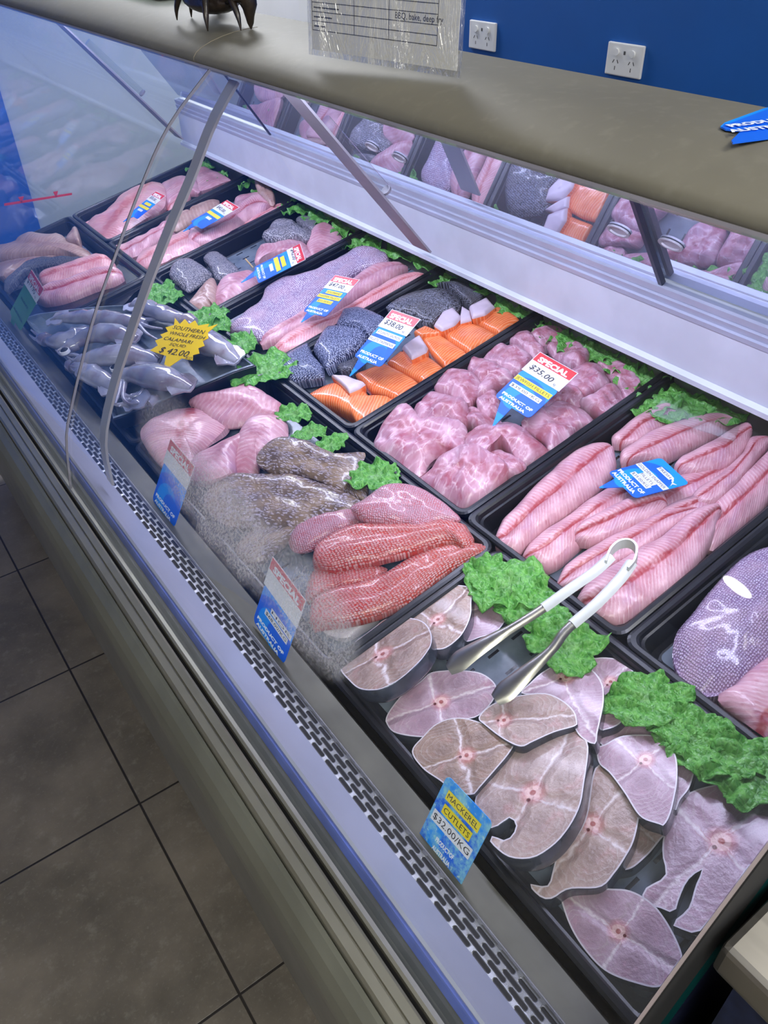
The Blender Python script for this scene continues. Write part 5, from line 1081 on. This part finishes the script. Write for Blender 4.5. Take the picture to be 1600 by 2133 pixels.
# blue tag lying on the counter at the right edge
P = [onz(a_, b_, CT+.002) for a_, b_ in [(1501,263),(1510,255),(1590,226),(1660,208),(1700,260),(1640,282),(1527,297),(1524,292),(1544,272),(1512,269)]]
ct_ = empty('price_tag', P[0], 'blue price tag lying on the brown counter at the right edge of the photo', 'price tag', 'price tags'); m = len(P)
build('card', P+[q-Vector((0, 0, .0012)) for q in P], [tuple(range(m)), tuple(range(2*m-1, m-1, -1))]+[(i, (i+1) % m, m+(i+1) % m, m+i) for i in range(m)], 'bluecard', ct_, smooth=False, uvs=[(.3+.04*i, .2) for i in range(m)]*2)
for txt, A, B, s_ in (('PRODUCT OF', (1524,266), (1690,244), .011), ('AUSTRALIA', (1524,277), (1680,260), .011)):
    p0 = onz(*A, CT+.0025); p1 = onz(*B, CT+.0025); ex = (p1-p0).normalized(); ey = Vector((0, 0, 1)).cross(ex)
    lettering(txt, s_, p0, ex, ey if txt != 'x' else ey, 'textwhite', ct_, width=(p1-p0).length, bold=.0005, lift=.0006)
# ================================================================== TONGS
tg = empty('tongs', deck(1000, 1400, .0), 'steel serving tongs with off-white grips resting over the mackerel tray', 'tongs')
def arm(pts, hs, j, tipw):
    P = [deck(a_, b_, h) for (a_, b_), h in zip(pts, hs)]; Q = smooth_pts(P, 40, False)
    up = DN
    def chan(Q, w, t, name, mat, fl=.0022):
        V = []; Fc = []
        for i, q in enumerate(Q):
            d = (Q[min(i+1, len(Q)-1)]-Q[max(i-1, 0)]).normalized(); s_ = d.cross(up).normalized(); u = s_.cross(d); ww = w(i/(len(Q)-1))
            for a_ in range(9):
                x = -1+a_/4; V.append(q+s_*ww*x+u*(t*(1-x*x)))
            for a_ in range(8, -1, -1):
                x = -1+a_/4; V.append(q+s_*ww*x*.86+u*(t*(1-x*x)-.0016))
        k = 18
        for i in range(len(Q)-1):
            for a_ in range(k): Fc.append((i*k+a_, i*k+(a_+1) % k, (i+1)*k+(a_+1) % k, (i+1)*k+a_))
        Fc += [tuple(range(k)), tuple(range(len(Q)*k-1, (len(Q)-1)*k-1, -1))]
        return build(name, V, Fc, mat, tg)
    cut = int(40*j)
    chan(Q[cut:], lambda t: .0065+(tipw-.0065)*max(0, (t-.35)/.65)**1.0*(1-.75*max(0, (t-.88)/.12)), .0045, 'steel_arm', 'steel')
    chan(Q[:cut+1], lambda t: .0075, .006, 'grip', 'tong_grip')
arm([(1272,1160),(1240,1190),(1190,1225),(1130,1268),(1080,1300),(1010,1342),(970,1368),(935,1394)], [.066,.064,.058,.050,.044,.032,.022,.012], .44, .017)
arm([(1316,1172),(1290,1208),(1240,1260),(1180,1312),(1150,1352),(1100,1398),(1065,1430),(1032,1458)], [.066,.062,.056,.048,.040,.030,.022,.014], .46, .016)
lc = deck(1295, 1158, .066)
N2 = 30; V = []; 
L1 = [deck(a_, b_, .067) for a_, b_ in [(1262,1176),(1272,1150),(1290,1134),(1312,1132),(1326,1146),(1322,1172),(1308,1190)]]
L1 = smooth_pts(L1, 30, False); V = []; Fc = []
for i, q in enumerate(L1):
    d = (L1[min(i+1, 29)]-L1[max(i-1, 0)]).normalized(); s_ = d.cross(DN).normalized()
    for a_, b_ in ((-.0014, -.008), (.0014, -.008), (.0014, .008), (-.0014, .008)): V.append(q+s_*a_+DN*b_)
for i in range(29):
    for a_ in range(4): Fc.append((i*4+a_, i*4+(a_+1) % 4, (i+1)*4+(a_+1) % 4, (i+1)*4+a_))
Fc += [(0, 1, 2, 3), (119, 118, 117, 116)]
build('loop', V, Fc, 'tong_grip', tg)
# ================================================================== SHOP SIDE (seen only as reflections in the glass)
def downlight(x, y, r_, lb):
    e = empty('downlight', (x, y, 2.8), lb, 'downlight', 'round ceiling downlights')
    V, Fc = tube_mesh([(x, y, 2.785), (x, y, 2.80)], r_*1.15, 24, up=Vector((0, 1, 0))); build('rim', V, Fc, 'white_plastic', e, smooth=False)
    V, Fc = tube_mesh([(x, y, 2.780), (x, y, 2.786)], r_, 24, up=Vector((0, 1, 0))); build('lens', V, Fc, 'spotglow', e, smooth=False)
downlight(-2.65, 1.28, .075, 'round downlight over the customer side'); downlight(.39, .93, .05, 'round downlight above the counter')
